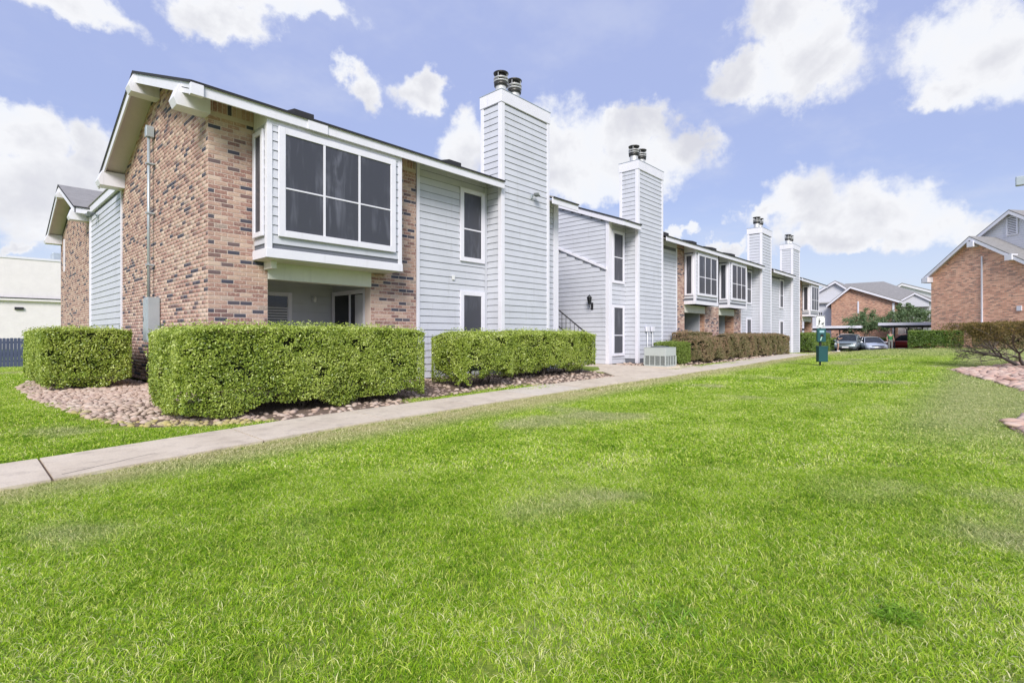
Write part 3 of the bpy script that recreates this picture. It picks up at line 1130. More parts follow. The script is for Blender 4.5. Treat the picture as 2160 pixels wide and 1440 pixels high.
def window(parent, face, fixed, a0, a1, z0, z1, cols=1, rail=None, fw=.10, proud=.045, label=None, screen=None, name='window', rw=.035):
    """frame, dark screened panes, muntins. face as in boards(); coordinates are those of the outside of the frame"""
    def fb(s, p0, p1, q0, q1, d0, d1):
        # along a: p0..p1, z: q0..q1, depth outward d0..d1
        if face == 'y': s.box(p0, p1, fixed - d1, fixed - d0, q0, q1)
        else: s.box(fixed - d1, fixed - d0, p0, p1, q0, q1)
    f = MB()
    fb(f, a0, a0 + fw, z0, z1, 0, proud); fb(f, a1 - fw, a1, z0, z1, 0, proud)
    fb(f, a0 + fw, a1 - fw, z1 - fw, z1, 0, proud - .002); fb(f, a0 + fw, a1 - fw, z0, z0 + fw, 0, proud + .004)
    fr = f.build(name, TRIM, parent, bevel=.004)
    if label: fr['label'] = label
    ia0, ia1, iz0, iz1 = a0 + fw, a1 - fw, z0 + fw, z1 - fw
    w_ = (ia1 - ia0) / cols
    for c in range(cols):
        p0, p1 = ia0 + c * w_, ia0 + (c + 1) * w_
        cuts = [iz0, rail, iz1] if rail else [iz0, iz1]
        for q0, q1 in zip(cuts[:-1], cuts[1:]):
            g = MB(); fb(g, p0 + .012, p1 - .012, q0 + .008, q1 - .008, 0, proud - .022)
            g.build('pane', screen or SCREEN, fr)
    m_ = MB()
    for c in range(1, cols): fb(m_, ia0 + c * w_ - .022, ia0 + c * w_ + .022, iz0, iz1, 0, proud - .008)
    if rail:
        for c in range(cols):
            fb(m_, ia0 + c * w_ + (.022 if c else 0), ia0 + (c + 1) * w_ - (.022 if c < cols - 1 else 0), rail - rw / 2, rail + rw / 2, 0, proud - .012)
    # thin bright screen frame round the opening
    fb(m_, ia0, ia0 + .012, iz0, iz1, 0, proud - .014); fb(m_, ia1 - .012, ia1, iz0, iz1, 0, proud - .014)
    m_.build('muntin', TRIM, fr)
    return fr


def chimney(bld, x0, x1, y0, y1, z0, z1, label):
    ch = box('chimney', SIDING_BACK, bld, x0 + .03, x1 - .03, y0 + .03, y1 - .03, z0, z1 - .05)
    ch['label'] = label
    boards(ch, 'y', y0 + .03, x0 + .12, x1 - .10, z0 + .02, z1 - .3)
    boards(ch, 'x', x0 + .03, y0 + .12, y1 - .10, z0 + .02, z1 - .3)
    s = MB()   # corner boards
    s.box(x0 - .002, x0 + .13, y0 - .002, y0 + .13, z0, z1 - .33)
    s.box(x1 - .11, x1 + .002, y0 - .002, y0 + .11, z0, z1 - .33)
    s.box(x0 - .002, x0 + .11, y1 - .11, y1 + .002, z0, z1 - .33)
    s.box(x1 - .11, x1 + .002, y1 - .11, y1 + .002, z0, z1 - .33)
    s.build('corner_board', TRIM, ch, bevel=.005)
    box('siding_panel', SIDING, ch, x1 - .03, x1 - .005, y0 + .11, y1 - .11, z0, z1 - .33)
    box('siding_panel', SIDING, ch, x0 + .11, x1 - .11, y1 - .03, y1 - .005, z0, z1 - .33)
    MB().box(x0 - .02, x1 + .02, y0 - .02, y1 + .02, z1 - .33, z1).build('cap_band', TRIM, ch, bevel=.006)
    MB().box(x0 - .03, x1 + .03, y0 - .03, y1 + .03, z1 + .001, z1 + .018).build('cap_flashing', GALV, ch)
    cy = (y0 + y1) / 2
    for k, fx in enumerate((x0 + .40, x0 + .96)):
        r_ = .155
        fz = z1 + .02
        f = MB().lathe(fx, cy, [(r_, fz), (r_, fz + .34), (r_ * .95, fz + .35)], 18).build('flue', FLUE, ch)
        c = MB()
        c.lathe(fx, cy, [(r_ * .98, fz + .30), (r_ + .035, fz + .31), (r_ + .045, fz + .40), (r_ * .9, fz + .41)], 18)
        c.lathe(fx, cy, [(r_ * .82, fz + .34), (r_ * .80, fz + .66)], 18)
        c.lathe(fx, cy, [(.03, fz + .655), (r_ + .05, fz + .645), (r_ + .06, fz + .675), (r_ * .7, fz + .70), (.0, fz + .71)], 18)
        c.build('flue_cap', FLUECAP, ch)
        for zz in (fz + .415, fz + .50):
            MB().lathe(fx, cy, [(r_ * .95, zz), (r_ + .05, zz), (r_ + .055, zz + .028), (r_ * .95, zz + .03)], 18).build('flue_ring', FLUE, ch)
        st = MB()
        for q in range(4):
            an = q * math.pi / 2 + .35
            px, py = fx + (r_ + .03) * math.cos(an), cy + (r_ + .03) * math.sin(an)
            st.box(px - .008, px + .008, py - .008, py + .008, fz + .33, fz + .65)
        st.build('flue_strut', FLUE, ch)
    return ch


PITCH = .384
X0, YW = 3.06, 10.155
EZ = 4.96          # underside of eaves
WTOP = EZ + .32     # where the front walls meet the sloping soffit


def eave_run(bld, x0, x1, yf, dz=0.0, join=None):
    """fascia board and flat soffit along the front, roof edge above"""
    MB().box(x0, x1, yf, yf + .035, EZ + dz, EZ + .20 + dz).build('fascia', TRIM, bld, bevel=.004)
    MB().prism_x([(yf + .036, EZ + .075 + dz), (yf + .036, EZ + .09 + dz), (YW + .02, EZ + .09 + dz + PITCH * (YW - yf)), (YW + .02, EZ + .075 + dz + PITCH * (YW - yf))], x0, x1).build('soffit', SOFFIT, bld)


def gable_roof(bld, x0, x1, yf, yr, dz=0.0, rake=True, name='roof', cuts=()):
    """ridge along X"""
    ym = (yf + yr) / 2
    zt = EZ + .215 + dz
    zr = zt + (ym - yf) * PITCH
    s = MB()
    t = .05
    xs = X0 if x0 < 5 else x0 + .1
    # the front slope stops short of the chimneys that stand in the eave
    xa = x0 - .02
    front_runs = []
    for ca, cb, cy in cuts:
        front_runs.append((xa, ca)); xa = cb
        zc = zt + (cy - yf) * PITCH
        s.prism_x([(cy, zc), (ym, zr), (ym, zr - t), (cy, zc - t)], ca, cb)
    if xa < x1: front_runs.append((xa, x1))
    for a_, b_ in front_runs:
        s.prism_x([(yf - .03, zt - .012), (ym, zr), (ym, zr - t), (yf - .03, zt - .012 - t * .7)], a_, b_)
    s.prism_x([(yr + .03, zt - .012), (ym, zr + .001), (ym, zr - t), (yr + .03, zt - .012 - t * .7)], x0 - .02, x1)
    rf = s.build(name, SHINGLE, bld)
    # dark drip edge that shows above the white boards
    d = MB()
    for a_, b_ in front_runs: d.box(a_, b_, yf - .034, yf - .028, zt - .05, zt - .008)
    d.prism_x([(yf - .03, zt - .06), (yf - .03, zt - .008), (ym, zr + .005), (ym, zr - .05)], x0 - .028, x0 - .021)
    d.prism_x([(yr + .03, zt - .06), (yr + .03, zt - .008), (ym, zr + .005), (ym, zr - .05)], x0 - .028, x0 - .021)
    d.build('roof_edge', DRIP, rf)
    if rake:
        h = .19
        s = MB()
        s.prism_x([(yf, zt - t * .8), (ym, zr - t), (ym, zr - t - h), (yf, zt - t * .8 - h)], x0, x0 + .035)
        s.prism_x([(yr, zt - t * .8), (ym, zr - t - .001), (ym, zr - t - h), (yr, zt - t * .8 - h)], x0, x0 + .034)
        s.build('rake_board', TRIM, bld, bevel=.004)
        s = MB()   # sloping soffit under the overhang
        q = .07
        s.prism_x([(yf + .05, zt - t - q), (ym, zr - t - q), (ym, zr - t - q - .015), (yf + .05, zt - t - q - .015)], x0 + .036, xs)
        s.prism_x([(yr - .05, zt - t - q), (ym, zr - t - q), (ym, zr - t - q - .015), (yr - .05, zt - t - q - .015)], x0 + .036, xs)
        s.build('soffit', SOFFIT, bld)
    return rf


# ------------------------------------------------------------------ near building
A = empty('apartment_building', (X0, YW, 0))
tag(A, 'near two-storey apartment building with brick gable corner, big bay window and two tall sided chimneys', 'building')
OFF = Vector((X0, YW, 0))


class Sub:
    """parents built in world coordinates under an Empty placed at the thing's base"""


def rebase(root):
    """children were built in world coordinates: shift them under the Empty"""
    M = Matrix.Translation(-Vector(root.location)) if not any(root.rotation_euler) else root.matrix_world.inverted()
    for c in root.children:
        c.location = Vector(c.location) - Vector(root.location)


def wall_top(y):
    ym = 13.42
    zt = EZ + .215 - .13 + .0
    return zt + (min(y, 2 * ym - y) - 9.45) * PITCH


# --- gable end wall in brick
gab = MB().prism_x([(YW + .01, 0), (YW + .01, wall_top(YW)), (13.42, wall_top(13.42)), (16.94, wall_top(16.94)), (16.94, 0)], X0 + .006, X0 + .25).build('wall', MORTAR, A)
gab['label'] = 'brick gable end wall'
brick_face(gab, 'x', X0 + .006, YW + .004, 16.94, 0, wall_top, 0, 3)
# --- front brick strips
BAYX0, BAYX1, BAYY, BAYZ = 3.83, 6.75, 9.53, 2.46
front = MB()
front.box(X0 + .012, BAYX0 + .05, YW + .006, YW + .24, 2.40, WTOP)
front.box(X0 + .012, 4.10, YW + .006, YW + .24, 0, 2.399)
fl = front.build('wall', MORTAR, A); fl['label'] = 'brick corner pier left of the bay window'
SOLD = WTOP - .235
brick_face(fl, 'y', YW + .006, X0 + .002, 3.84, 2.448, lambda a: SOLD, 150, 4, soldier=(SOLD + .002, .215))
brick_face(fl, 'y', YW + .006, X0 + .002, 4.10, 0, lambda a: 2.45, 130, 5)
box('brick_return', FBRICK_Y, fl, 4.095, 4.105, YW + .02, YW + .3, 0, 2.12)
fr_ = MB()
fr_.box(6.70, 7.60, YW + .006, YW + .24, 2.40, WTOP)
fr_.box(6.35, 7.60, YW + .006, YW + .24, 0, 2.399)
frp = fr_.build('wall', MORTAR, A); frp['label'] = 'brick pier right of the bay window'
brick_face(frp, 'y', YW + .006, 6.70, 7.60, 2.448, lambda a: SOLD, 120, 6, soldier=(SOLD + .002, .215))
brick_face(frp, 'y', YW + .006, 6.35, 7.60, 0, lambda a: 2.45, 130, 7)
# --- sided front wall between the brick pier and the first chimney
w1 = box('wall', SIDING_BACK, A, 7.602, 13.19, YW, YW + .2, 0, WTOP)
box('frieze_board', SIDING, w1, 7.69, 9.98, YW - .02, YW - .001, 5.105, WTOP)
box('frieze_board', SIDING, w1, 12.055, 12.955, YW - .02, YW - .001, 5.105, WTOP)
w1['label'] = 'front wall in pale lap siding'
boards(w1, 'y', YW, 7.68, 10.0, 0, 5.11)
boards(w1, 'y', YW, 12.0, 12.96, 0, 5.11)
MB().box(7.604, 7.685, YW - .035, YW + .01, 0, WTOP).build('corner_board', TRIM, w1, bevel=.004)
MB().box(12.96, 13.195, YW - .04, YW + .205, 0, WTOP).build('corner_board', TRIM, w1, bevel=.004)
MB().box(9.90, 9.978, YW - .028, YW - .0225, 0, 5.1).build('corner_board', SIDING, w1)
window(A, 'y', YW - .018, 8.99, 9.87, 3.0, 4.93, rail=3.86, fw=.115, label='tall screened window beside the first chimney')
window(A, 'y', YW - .018, 8.99, 9.87, .32, 2.22, rail=None, fw=.115, label='lower screened window beside the first chimney')
MB().box(8.72, 8.80, YW - .05, YW - .02, 2.48, 2.60).build('outlet_cover', WHITEPLASTIC, A, bevel=.004)
chimney(A, 9.98, 12.05, 9.575, 10.38, 0, 7.66, 'first and largest chimney, with the flood light')
# --- patio under the bay
pat = MB()
pat.box(4.0, 6.55, 12.10, 12.2, 0, 2.6)
pat.box(3.9, 4.0, YW + .25, 12.2, 0, 2.6)
pw = pat.build('patio_wall', GREYPANEL, A)
boards(pw, 'y', 12.10, 4.0, 6.5, .0, 2.5, .20, GREYPANEL)
MB().box(6.46, 6.60, YW + .25, 12.1, 0, 2.6).build('patio_wall', GREYPANEL, A)
MB().box(4.0, 6.6, YW + .24, 12.2, 2.46, 2.52).build('patio_ceiling', SOFFIT, A)
sheet('patio_floor', [4.0, 6.6], [YW + .2, 12.2], lambda x, y: .03, CONCRETE, parent=A, kind=None)
box('header_beam', CREAM, A, 4.102, 6.36, YW - .01, YW + .22, 2.13, 2.458, bevel=.006)
box('header_beam', CREAM, A, 4.02, 4.12, YW - .35, YW - .012, 2.30, 2.458, bevel=.004)
pwin = window(A, 'y', 12.085, 4.40, 5.42, .75, 2.05, fw=.09, screen=GLASS, label='patio window with lowered blinds')
bl = MB()
for k in range(14): bl.box(4.51, 5.31, 12.035, 12.055, .86 + k * .062, .895 + k * .062)
bl.build('blind_slat', BLIND, pwin)
# sliding patio door in the right-hand wall of the patio
dr = MB()
dr.box(6.40, 6.46, YW + .32, YW + .42, .05, 2.12); dr.box(6.40, 6.46, 11.90, 12.0, .05, 2.12)
dr.box(6.402, 6.46, YW + .42, 11.90, 2.02, 2.118); dr.box(6.41, 6.46, 11.15, 11.21, .05, 2.02)
dd = dr.build('sliding_door', TRIM, A, bevel=.004)
box('door_pane', GLASS, dd, 6.43, 6.45, YW + .42, 11.15, .08, 2.02)
box('door_pane', GLASS, dd, 6.425, 6.445, 11.21, 11.90, .08, 2.02)
box('curtain', BLIND, dd, 6.415, 6.424, YW + .45, YW + .78, .08, 2.0)
# --- bay window
bay = empty('bay_window', (BAYX0, BAYY, BAYZ), parent=A)
bay['label'] = 'big boxed bay window with three tall dark panes on the upper floor'
bw = MB().prism_x([(BAYY + .03, BAYZ + .02), (BAYY + .03, EZ + .10), (YW + .02, WTOP), (YW + .02, BAYZ + .02)], BAYX0 + .03, BAYX1 - .03).build('bay_wall', SIDING_BACK, bay)
MB().prism_x([(BAYY + .02, EZ - .06), (BAYY + .02, EZ + .10), (YW - .002, WTOP - .01), (YW - .002, EZ - .06)], BAYX0 + .012, BAYX0 + .03).build('frieze_board', TRIM, bay)
box('frieze_board', TRIM, bay, BAYX0 + .10, BAYX1 - .09, BAYY + .008, BAYY + .03, 4.875, EZ + .10)
boards(bay, 'y', BAYY + .03, BAYX0 + .09, BAYX1 - .08, BAYZ + .17, EZ - .02)
boards(bay, 'x', BAYX0 + .03, BAYY + .09, YW - .02, BAYZ + .17, EZ - .02)
s = MB()
box('corner_board', TRIM, bay, BAYX0, BAYX0 + .10, BAYY, BAYY + .10, BAYZ + .15, EZ + .09, bevel=.004); box('corner_board', TRIM, bay, BAYX1 - .09, BAYX1, BAYY, BAYY + .09, BAYZ + .15, EZ + .09, bevel=.004)
MB().box(BAYX0 - .012, BAYX1 + .012, BAYY - .012, YW, BAYZ, BAYZ + .17).build('skirt_board', TRIM, bay, bevel=.005)
box('siding_panel', SIDING, bay, BAYX1 - .03, BAYX1 - .006, BAYY + .09, YW, BAYZ + .17, EZ)
window(bay, 'y', BAYY + .005, 4.03, 6.56, 2.86, 4.87, cols=3, rail=3.76, fw=.12, name='frame', proud=.05, rw=.028)
window(bay, 'x', BAYX0 + .008, 9.66, 10.10, 2.86, 4.80, fw=.085, name='frame', proud=.045)
MB().box(BAYX0 + .05, BAYX1 - .05, BAYY + .05, YW, BAYZ - .012, BAYZ - .002).build('soffit', CREAM, bay)
rebase_bay = [c for c in bay.children]
for c in rebase_bay: c.location = Vector(c.location) - Vector(bay.location)
# --- rear half of the gable end
w2 = box('wall', SIDING_BACK, A, X0 + .02, X0 + .2, 16.94, 21.62, 0, 5.05)
w2['label'] = 'sided wall between the two brick gables'
boards(w2, 'x', X0 + .02, 17.0, 21.55, 0, 5.05)
MB().box(X0 - .03, X0 + .02, 16.95, 17.02, 0, 5.05).build('corner_board', TRIM, w2)
MB().box(X0 - .035, X0 + .03, 21.52, 21.64, 0, 5.0).build('corner_board', TRIM, w2, bevel=.004)
MB().box(X0 - .06, X0 + .02, 16.9, 21.9, 5.0, 5.24).build('fascia', TRIM, w2, bevel=.004)
MB().prism_y([(X0 - .09, 5.245), (X0 + 3.5, 6.5), (X0 + 3.5, 6.45), (X0 - .09, 5.215)], 16.9, 21.9).build('roof', SHINGLE, A)


def rear_top(y):
    return wall_top(y - 24.9 + 13.42) if True else 0


g2 = MB().prism_x([(21.64, 0), (21.64, 4.95), (24.9, 4.95 + 3.2 * PITCH), (28.5, 4.95), (28.5, 0)], X0 + .006, X0 + .25).build('wall', MORTAR, A)
g2['label'] = 'rear brick gable end wall'
brick_face(g2, 'x', X0 + .006, 21.66, 28.5, 0, lambda y: 4.95 + (3.3 - abs(y - 24.95)) * PITCH, 0, 9)
MB().box(X0 - .05, X0 - .005, 27.2, 27.32, 3.6, 4.9).build('downpipe', TRIM, A)
gable_roof(A, 2.62, 7.0, 21.35, 28.55)
for yb, zb, dy in ((21.75, 4.80, .35), (24.75, 6.05, .3), (28.1, 4.80, .4)):
    MB().prism_y([(2.52, zb + .10), (2.56, zb), (X0, zb), (X0, zb + .36), (2.60, zb + .36)], yb, yb + dy).build('rafter_block', TRIM, A, bevel=.005)
MB().box(2.62, X0 + .1, 21.35, 21.385, EZ, EZ + .2).build('fascia', TRIM, A)
# --- eaves, rake, roof
gable_roof(A, 2.62, 13.35, 9.45, 17.39, cuts=((9.975, 12.055, 10.385),))
gable_roof(A, 16.10, 19.45, 9.45, 17.39, cuts=((17.385, 19.45, 10.395),))
eave_run(A, 2.62, 9.975, 9.45)
eave_run(A, 12.055, 13.35, 9.45)
eave_run(A, 16.14, 17.38, 9.45)
for yb, zb, dy in ((10.0, 4.93, .30), (13.27, 6.21, .3), (16.62, 4.90, .42)):
    MB().prism_y([(2.50, zb + .12), (2.55, zb), (X0, zb + .0), (X0, zb + .36), (2.58, zb + .36)], yb, yb + dy).build('rafter_block', TRIM, A, bevel=.005)
MB().box(2.59, 2.78, 9.405, 9.50, EZ - .02, EZ + .165).build('fascia_block', TRIM, A, bevel=.004)
MB().box(4.55, 4.95, 9.425, 9.449, EZ - .01, EZ + .17).build('fascia_block', TRIM, A, bevel=.004)
for vx in (4.75, 8.9):
    rz_ = EZ + .215 + (10.75 - 9.45) * PITCH
    MB().prism_x([(10.45, rz_ - .1), (10.45, rz_ + .03), (10.95, rz_ + .12), (10.95, rz_ + .0)], vx, vx + .42).build('roof_vent', DRIP, A)
# --- breezeway and second front
bw_ = MB()
bw_.box(13.0, 13.19, YW + .21, 16.7, 0, EZ + .3)
bw_.box(13.19, 16.3, 16.8, 17.0, 0, EZ + .3)
bw_.build('wall', SIDING, A)
def slope_z(y): return EZ + .08 + (min(y, 26.84 - y) - 9.45) * PITCH


w3 = MB().prism_x([(YW + .002, 0), (YW + .002, slope_z(YW)), (13.42, slope_z(13.42)), (16.8, slope_z(16.8)), (16.8, 0)], 16.25, 16.45).build('wall', SIDING_BACK, A)
w3['label'] = 'sided breezeway wall with the lantern'
boards(w3, 'x', 16.25, YW + .10, 13.6, 0, 5.27)
for k in range(31, 38):
    zz = k * EXPO
    y0 = 9.45 + (zz + EXPO - EZ - .08) / PITCH
    if y0 < 13.2: inst('siding_board', board_mesh(13.4 - y0), w3, (16.25, 13.4, zz), -math.pi / 2)
# stair flank: a second layer of boards below a sloping cap
for k in range(27):
    zz = k * EXPO
    y1 = 12.9
    # cap line z = 3.48 + (y-10.3)*.45
    y0 = max(YW + .1, 10.3 + (zz + EXPO - 3.48) / .45)
    if y0 > y1 - .1: break
    me = board_mesh(y1 - y0)
    inst('siding_board', me, w3, (16.20, y1, zz), -math.pi / 2)
MB().box(16.202, 16.25, YW + .1, 12.9, 0, 3.40).build('stair_flank', SIDING_BACK, w3)
MB().prism_x([(10.2, 3.44), (10.2, 3.52), (13.0, 4.78), (13.0, 4.70)], 16.14, 16.24).build('stair_cap', TRIM, w3)
# stair with black railing in the breezeway
st = MB()
for k in range(14):
    st.box(14.2, 15.55, 10.75 + k * .272, 10.75 + (k + 1) * .272 + .02, k * .19 + .03, (k + 1) * .19 + .03)
str_ = st.build('stair', CONCRETE, A)
rl = MB()
p0, p1 = Vector((15.60, 10.45, .96)), Vector((15.60, 14.5, 3.80))
rl.tube([p0, p1], .026, 6); rl.tube([p0 - Vector((0, 0, .62)), p1 - Vector((0, 0, .62))], .022, 6); rl.tube([p0, p0 - Vector((0, 0, .95))], .026, 6)
for k in range(22):
    q = p0.lerp(p1, k / 21)
    rl.tube([q, q - Vector((0, 0, .62))], .011, 5)
rl.build('railing', DARKMETAL, A)
w4 = box('wall', SIDING_BACK, A, 16.46, 17.45, YW, YW + .2, 0, WTOP)
w4['label'] = 'narrow sided wall with two tall windows'
boards(w4, 'y', YW, 16.40, 17.4, 0, 5.25)
MB().box(16.195, 16.41, YW - .045, YW + .10, 0, WTOP).build('corner_board', TRIM, w4, bevel=.004)
window(A, 'y', YW - .018, 16.44, 17.28, 2.98, 4.93, rail=3.95, fw=.105, label='upper tall narrow window beside the second chimney')
window(A, 'y', YW - .018, 16.44, 17.28, .28, 2.18, rail=1.05, fw=.105, label='lower tall narrow window beside the second chimney')
chimney(A, 17.39, 19.43, 9.59, 10.39, 0, 7.62, 'second chimney')
# plain body behind the fronts
bd = MB()
bd.box(X0 + .25, 3.88, YW + .25, 12.2, 0, 5.0); bd.box(X0 + .25, 13.0, 12.25, 16.9, 0, 5.0); bd.box(6.61, 13.0, YW + .25, 12.24, 0, 5.0)
bd.box(3.89, 6.60, YW + .25, 12.24, 2.55, 5.0)
bd.box(16.46, 19.42, YW + .21, 16.9, 0, 5.1); bd.box(X0 + .25, 19.4, 17.01, 28.3, 0, 4.9)
bd.build('wall_core', SIDING, A)
rebase(A)

# ------------------------------------------------------------------ fixtures on the near building
t_ = empty('utility_conduit', (X0 - .11, 13.7, 1.85)); tag(t_, 'tall grey electrical conduit with a weatherhead climbing the brick gable wall', 'conduit')
s = MB(); s.tube([(0, 0, 0), (0, 0, 3.66)], .030, 10); s.build('pipe', GALV, t_)
s = MB()
for z_ in (.75, 1.9, 3.0): s.box(-.055, .10, -.05, .05, z_, z_ + .03)
s.build('clamp', GALV, t_)
MB().prism_x([(-.07, 3.6), (-.08, 3.80), (-.02, 3.86), (.08, 3.81), (.08, 3.6)], -.06, .09).build('weatherhead', GALV, t_, bevel=.01)
t_ = empty('meter_box', (X0, 13.37, .9)); tag(t_, 'grey steel meter box at the foot of the conduit behind the long hedge', 'meter box')
MB().box(-.24, -.01, -.17, .17, 0, .97).build('housing', GALV, t_, bevel=.012)
MB().box(-.255, -.24, -.15, .15, .04, .93).build('cover', GALV, t_, bevel=.006)
MB().box(-.262, -.255, .10, .13, .45, .55).build('latch', DARKMETAL, t_)


def flood(loc, rz, label, group=None):
    t = empty('flood_light', loc, rz); tag(t, label, 'flood light')
    MB().box(-.05, .05, -.03, 0, -.06, .06).build('base_plate', GALV, t, bevel=.004)
    MB().tube([(0, -.03, 0), (0, -.12, .03)], .018, 6).build('arm', GALV, t)
    MB().box(-.10, .10, -.25, -.10, .0, .07).build('lamp_head', ACDARK, t, bevel=.01)
    MB().box(-.085, .085, -.255, -.25, .012, .058).build('lens', WHITEPLASTIC, t)
    return t


flood((11.22, 9.585, 5.02), R(25), 'small grey flood light on the front of the first chimney')
t_ = empty('flood_light', (X0, 20.3, 4.75), -math.pi / 2); tag(t_, 'twin-headed grey flood light high on the sided wall between the brick gables', 'flood light')
MB().box(-.06, .06, -.04, 0, -.06, .06).build('base_plate', GALV, t_, bevel=.004)
for sx in (-1, 1):
    MB().tube([(0, -.03, 0), (sx * .12, -.12, .05)], .016, 6).build('arm', GALV, t_)
    MB().tube([(sx * .12, -.10, .05), (sx * .20, -.26, .0)], [.035, .075], 10).build('lamp_head', ACDARK, t_)
# lantern
t_ = empty('wall_lantern', (16.19, 10.83, 2.22), -math.pi / 2); tag(t_, 'black carriage lantern on the sided wall of the breezeway', 'lantern')
MB().box(-.05, .05, -.02, 0, -.22, .05).build('back_plate', DARKMETAL, t_, bevel=.006)
MB().tube([(0, -.02, -.12), (0, -.12, -.18), (0, -.19, -.10), (0, -.19, -.02)], .012, 6).build('bracket', DARKMETAL, t_)
s = MB(); s.lathe(0, -.19, [(.0, -.03), (.05, -.02), (.055, 0), (.05, .01)], 6); s.lathe(0, -.19, [(.10, .22), (.11, .235), (.05, .29), (.02, .31), (.02, .34), (.0, .35)], 6)
for q in range(6):
    an = q * math.pi / 3
    s.tube([(.05 * math.cos(an), -.19 + .05 * math.sin(an), 0), (.10 * math.cos(an), -.19 + .10 * math.sin(an), .225)], .006, 4)
s.build('cage', DARKMETAL, t_)
MB().lathe(0, -.19, [(.045, .01), (.09, .22)], 6).build('glass', GLASS, t_)
# patio light
t_ = empty('patio_light', (5.95, 12.06, 1.95)); tag(t_, 'small white jar light on the shaded patio wall under the bay', 'wall light')
MB().box(-.05, .05, -.02, .0, -.06, .06).build('back_plate', GREYPANEL, t_)
MB().lathe(0, -.07, [(.0, -.10), (.045, -.09), (.05, 0), (.03, .04), (0, .05)], 10).build('shade', WHITEPLASTIC, t_)

# ------------------------------------------------------------------ second building
B = empty('apartment_building', (19.5, YW, -.1))
tag(B, 'second two-storey apartment building further along the walk with paired bays and slim chimneys', 'building')
ZB = -.45


def bay_b(x0, x1, label):
    b = empty('bay_window', (0, 0, 0), parent=B); b['label'] = label
    yf = 9.62
    MB().prism_x([(yf + .03, 2.46), (yf + .03, EZ + .03), (YW + .02, EZ + .22), (YW + .02, 2.46)], x0 + .03, x1 - .03).build('bay_wall', SIDING_BACK, b)
    MB().prism_x([(yf + .02, EZ - .16), (yf + .02, EZ + .02), (YW - .002, EZ + .20), (YW - .002, EZ - .16)], x0 + .012, x0 + .03).build('frieze_board', TRIM, b)
    box('frieze_board', TRIM, b, x0 + .10, x1 - .09, yf + .008, yf + .03, 4.785, EZ + .02)
    boards(b, 'y', yf + .03, x0 + .09, x1 - .08, 2.60, EZ - .08)
    boards(b, 'x', x0 + .03, yf + .09, YW, 2.60, EZ - .08)
    box('corner_board', TRIM, b, x0, x0 + .10, yf, yf + .10, 2.6, EZ + .02); box('corner_board', TRIM, b, x1 - .09, x1, yf, yf + .09, 2.6, EZ + .02)
    MB().box(x0 - .012, x1 + .012, yf - .012, YW, 2.46, 2.62).build('skirt_board', TRIM, b)
    MB().box(x1 - .03, x1 - .006, yf + .09, YW, 2.62, EZ - .06).build('siding_panel', SIDING, b)
    window(b, 'y', yf + .005, x0 + .22, x1 - .14, 2.86, 4.78, cols=3, rail=3.72, fw=.11, name='frame', proud=.05)
    window(b, 'x', x0 + .008, 9.72, 10.12, 2.86, 4.72, fw=.075, name='frame')
    return b


w = box('wall', SIDING_BACK, B, 19.46, 21.86, YW, YW + .2, ZB, EZ + .2)
box('frieze_board', SIDING, w, 19.46, 21.86, YW - .02, YW - .001, EZ - .06, EZ + .2)
boards(w, 'y', YW, 19.45, 21.8, 0, EZ - .07); MB().box(21.79, 21.865, YW - .03, YW, ZB, EZ - .05).build('corner_board', TRIM, w)
for bx0, bx1, zz0, zz1, ns in ((21.87, 22.69, ZB, EZ + .2, 60), (25.02, 26.8, ZB, 2.5, 40), (29.0, 30.0, ZB, 2.5, 20), (40.3, 43.2, ZB, EZ + .2, 0), (45.9, 46.3, ZB, 2.5, 0)):
    w = box('wall', MORTAR, B, bx0, bx1, YW + .006, YW + .24, zz0, zz1); w['label'] = 'brick pier'
    brick_face(w, 'y', YW + .006, bx0, bx1, zz0, lambda a, q=zz1: q, ns, int(bx0))
    box('brick_return', FBRICK_Y, w, bx1 - .006, bx1 + .004, YW + .02, YW + .24, zz0, zz1)
    box('brick_return', FBRICK_Y, w, bx0 - .004, bx0 + .002, YW + .02, YW + .5, zz0, min(zz1, 2.4))
bay_b(22.64, 25.30, 'nearer boxed bay window of the second building')
bay_b(26.80, 29.40, 'farther boxed bay window of the paired bays')
bay_b(43.2, 45.9, 'boxed bay window at the far end of the second building')
s = MB(); s.box(22.70, 25.02, YW, YW + .2, 2.10, 2.459); s.box(26.8, 29.0, YW, YW + .2, 2.10, 2.459); s.box(43.2, 45.9, YW, YW + .2, 2.1, 2.459)
s.build('header_beam', CREAM, B)
s = MB(); s.box(22.2, 30.0, 12.0, 12.15, ZB, 2.6); s.box(43, 46.2, 12.0, 12.15, ZB, 2.6); s.box(22.1, 46.2, YW + .2, 12.1, 2.5, 2.56)
s.build('patio_wall', GREYPANEL, B)
box('patio_wall', GREYPANEL, B, 24.9, 26.9, YW + .25, 12.0, ZB, 2.5)
box('patio_wall', GREYPANEL, B, 29.0, 31, YW + .25, 12.0, ZB, 2.5)
for dx in (23.2, 27.2):
    d_ = window(B, 'y', 11.98, dx, dx + 1.6, ZB + .4, 2.1, cols=2, fw=.08, screen=GLASS, name='sliding_door')
w = box('wall', SIDING_BACK, B, 30.01, 40.29, YW, YW + .2, ZB, EZ + .2)
box('frieze_board', SIDING, w, 30.01, 40.29, YW - .02, YW - .001, EZ - .06, EZ + .2)
boards(w, 'y', YW, 30.05, 31.9, ZB, EZ - .07)
boards(w, 'y', YW, 33.7, 38.5, ZB, EZ - .07)
box('corner_board', TRIM, w, 30.0, 30.08, YW - .03, YW, ZB, EZ - .05); box('corner_board', TRIM, w, 35.2, 35.5, YW - .035, YW, ZB, EZ - .05)
window(B, 'y', YW - .018, 30.85, 31.72, 2.85, 4.80, rail=3.72, fw=.10, label='upper slim window beside the third chimney')
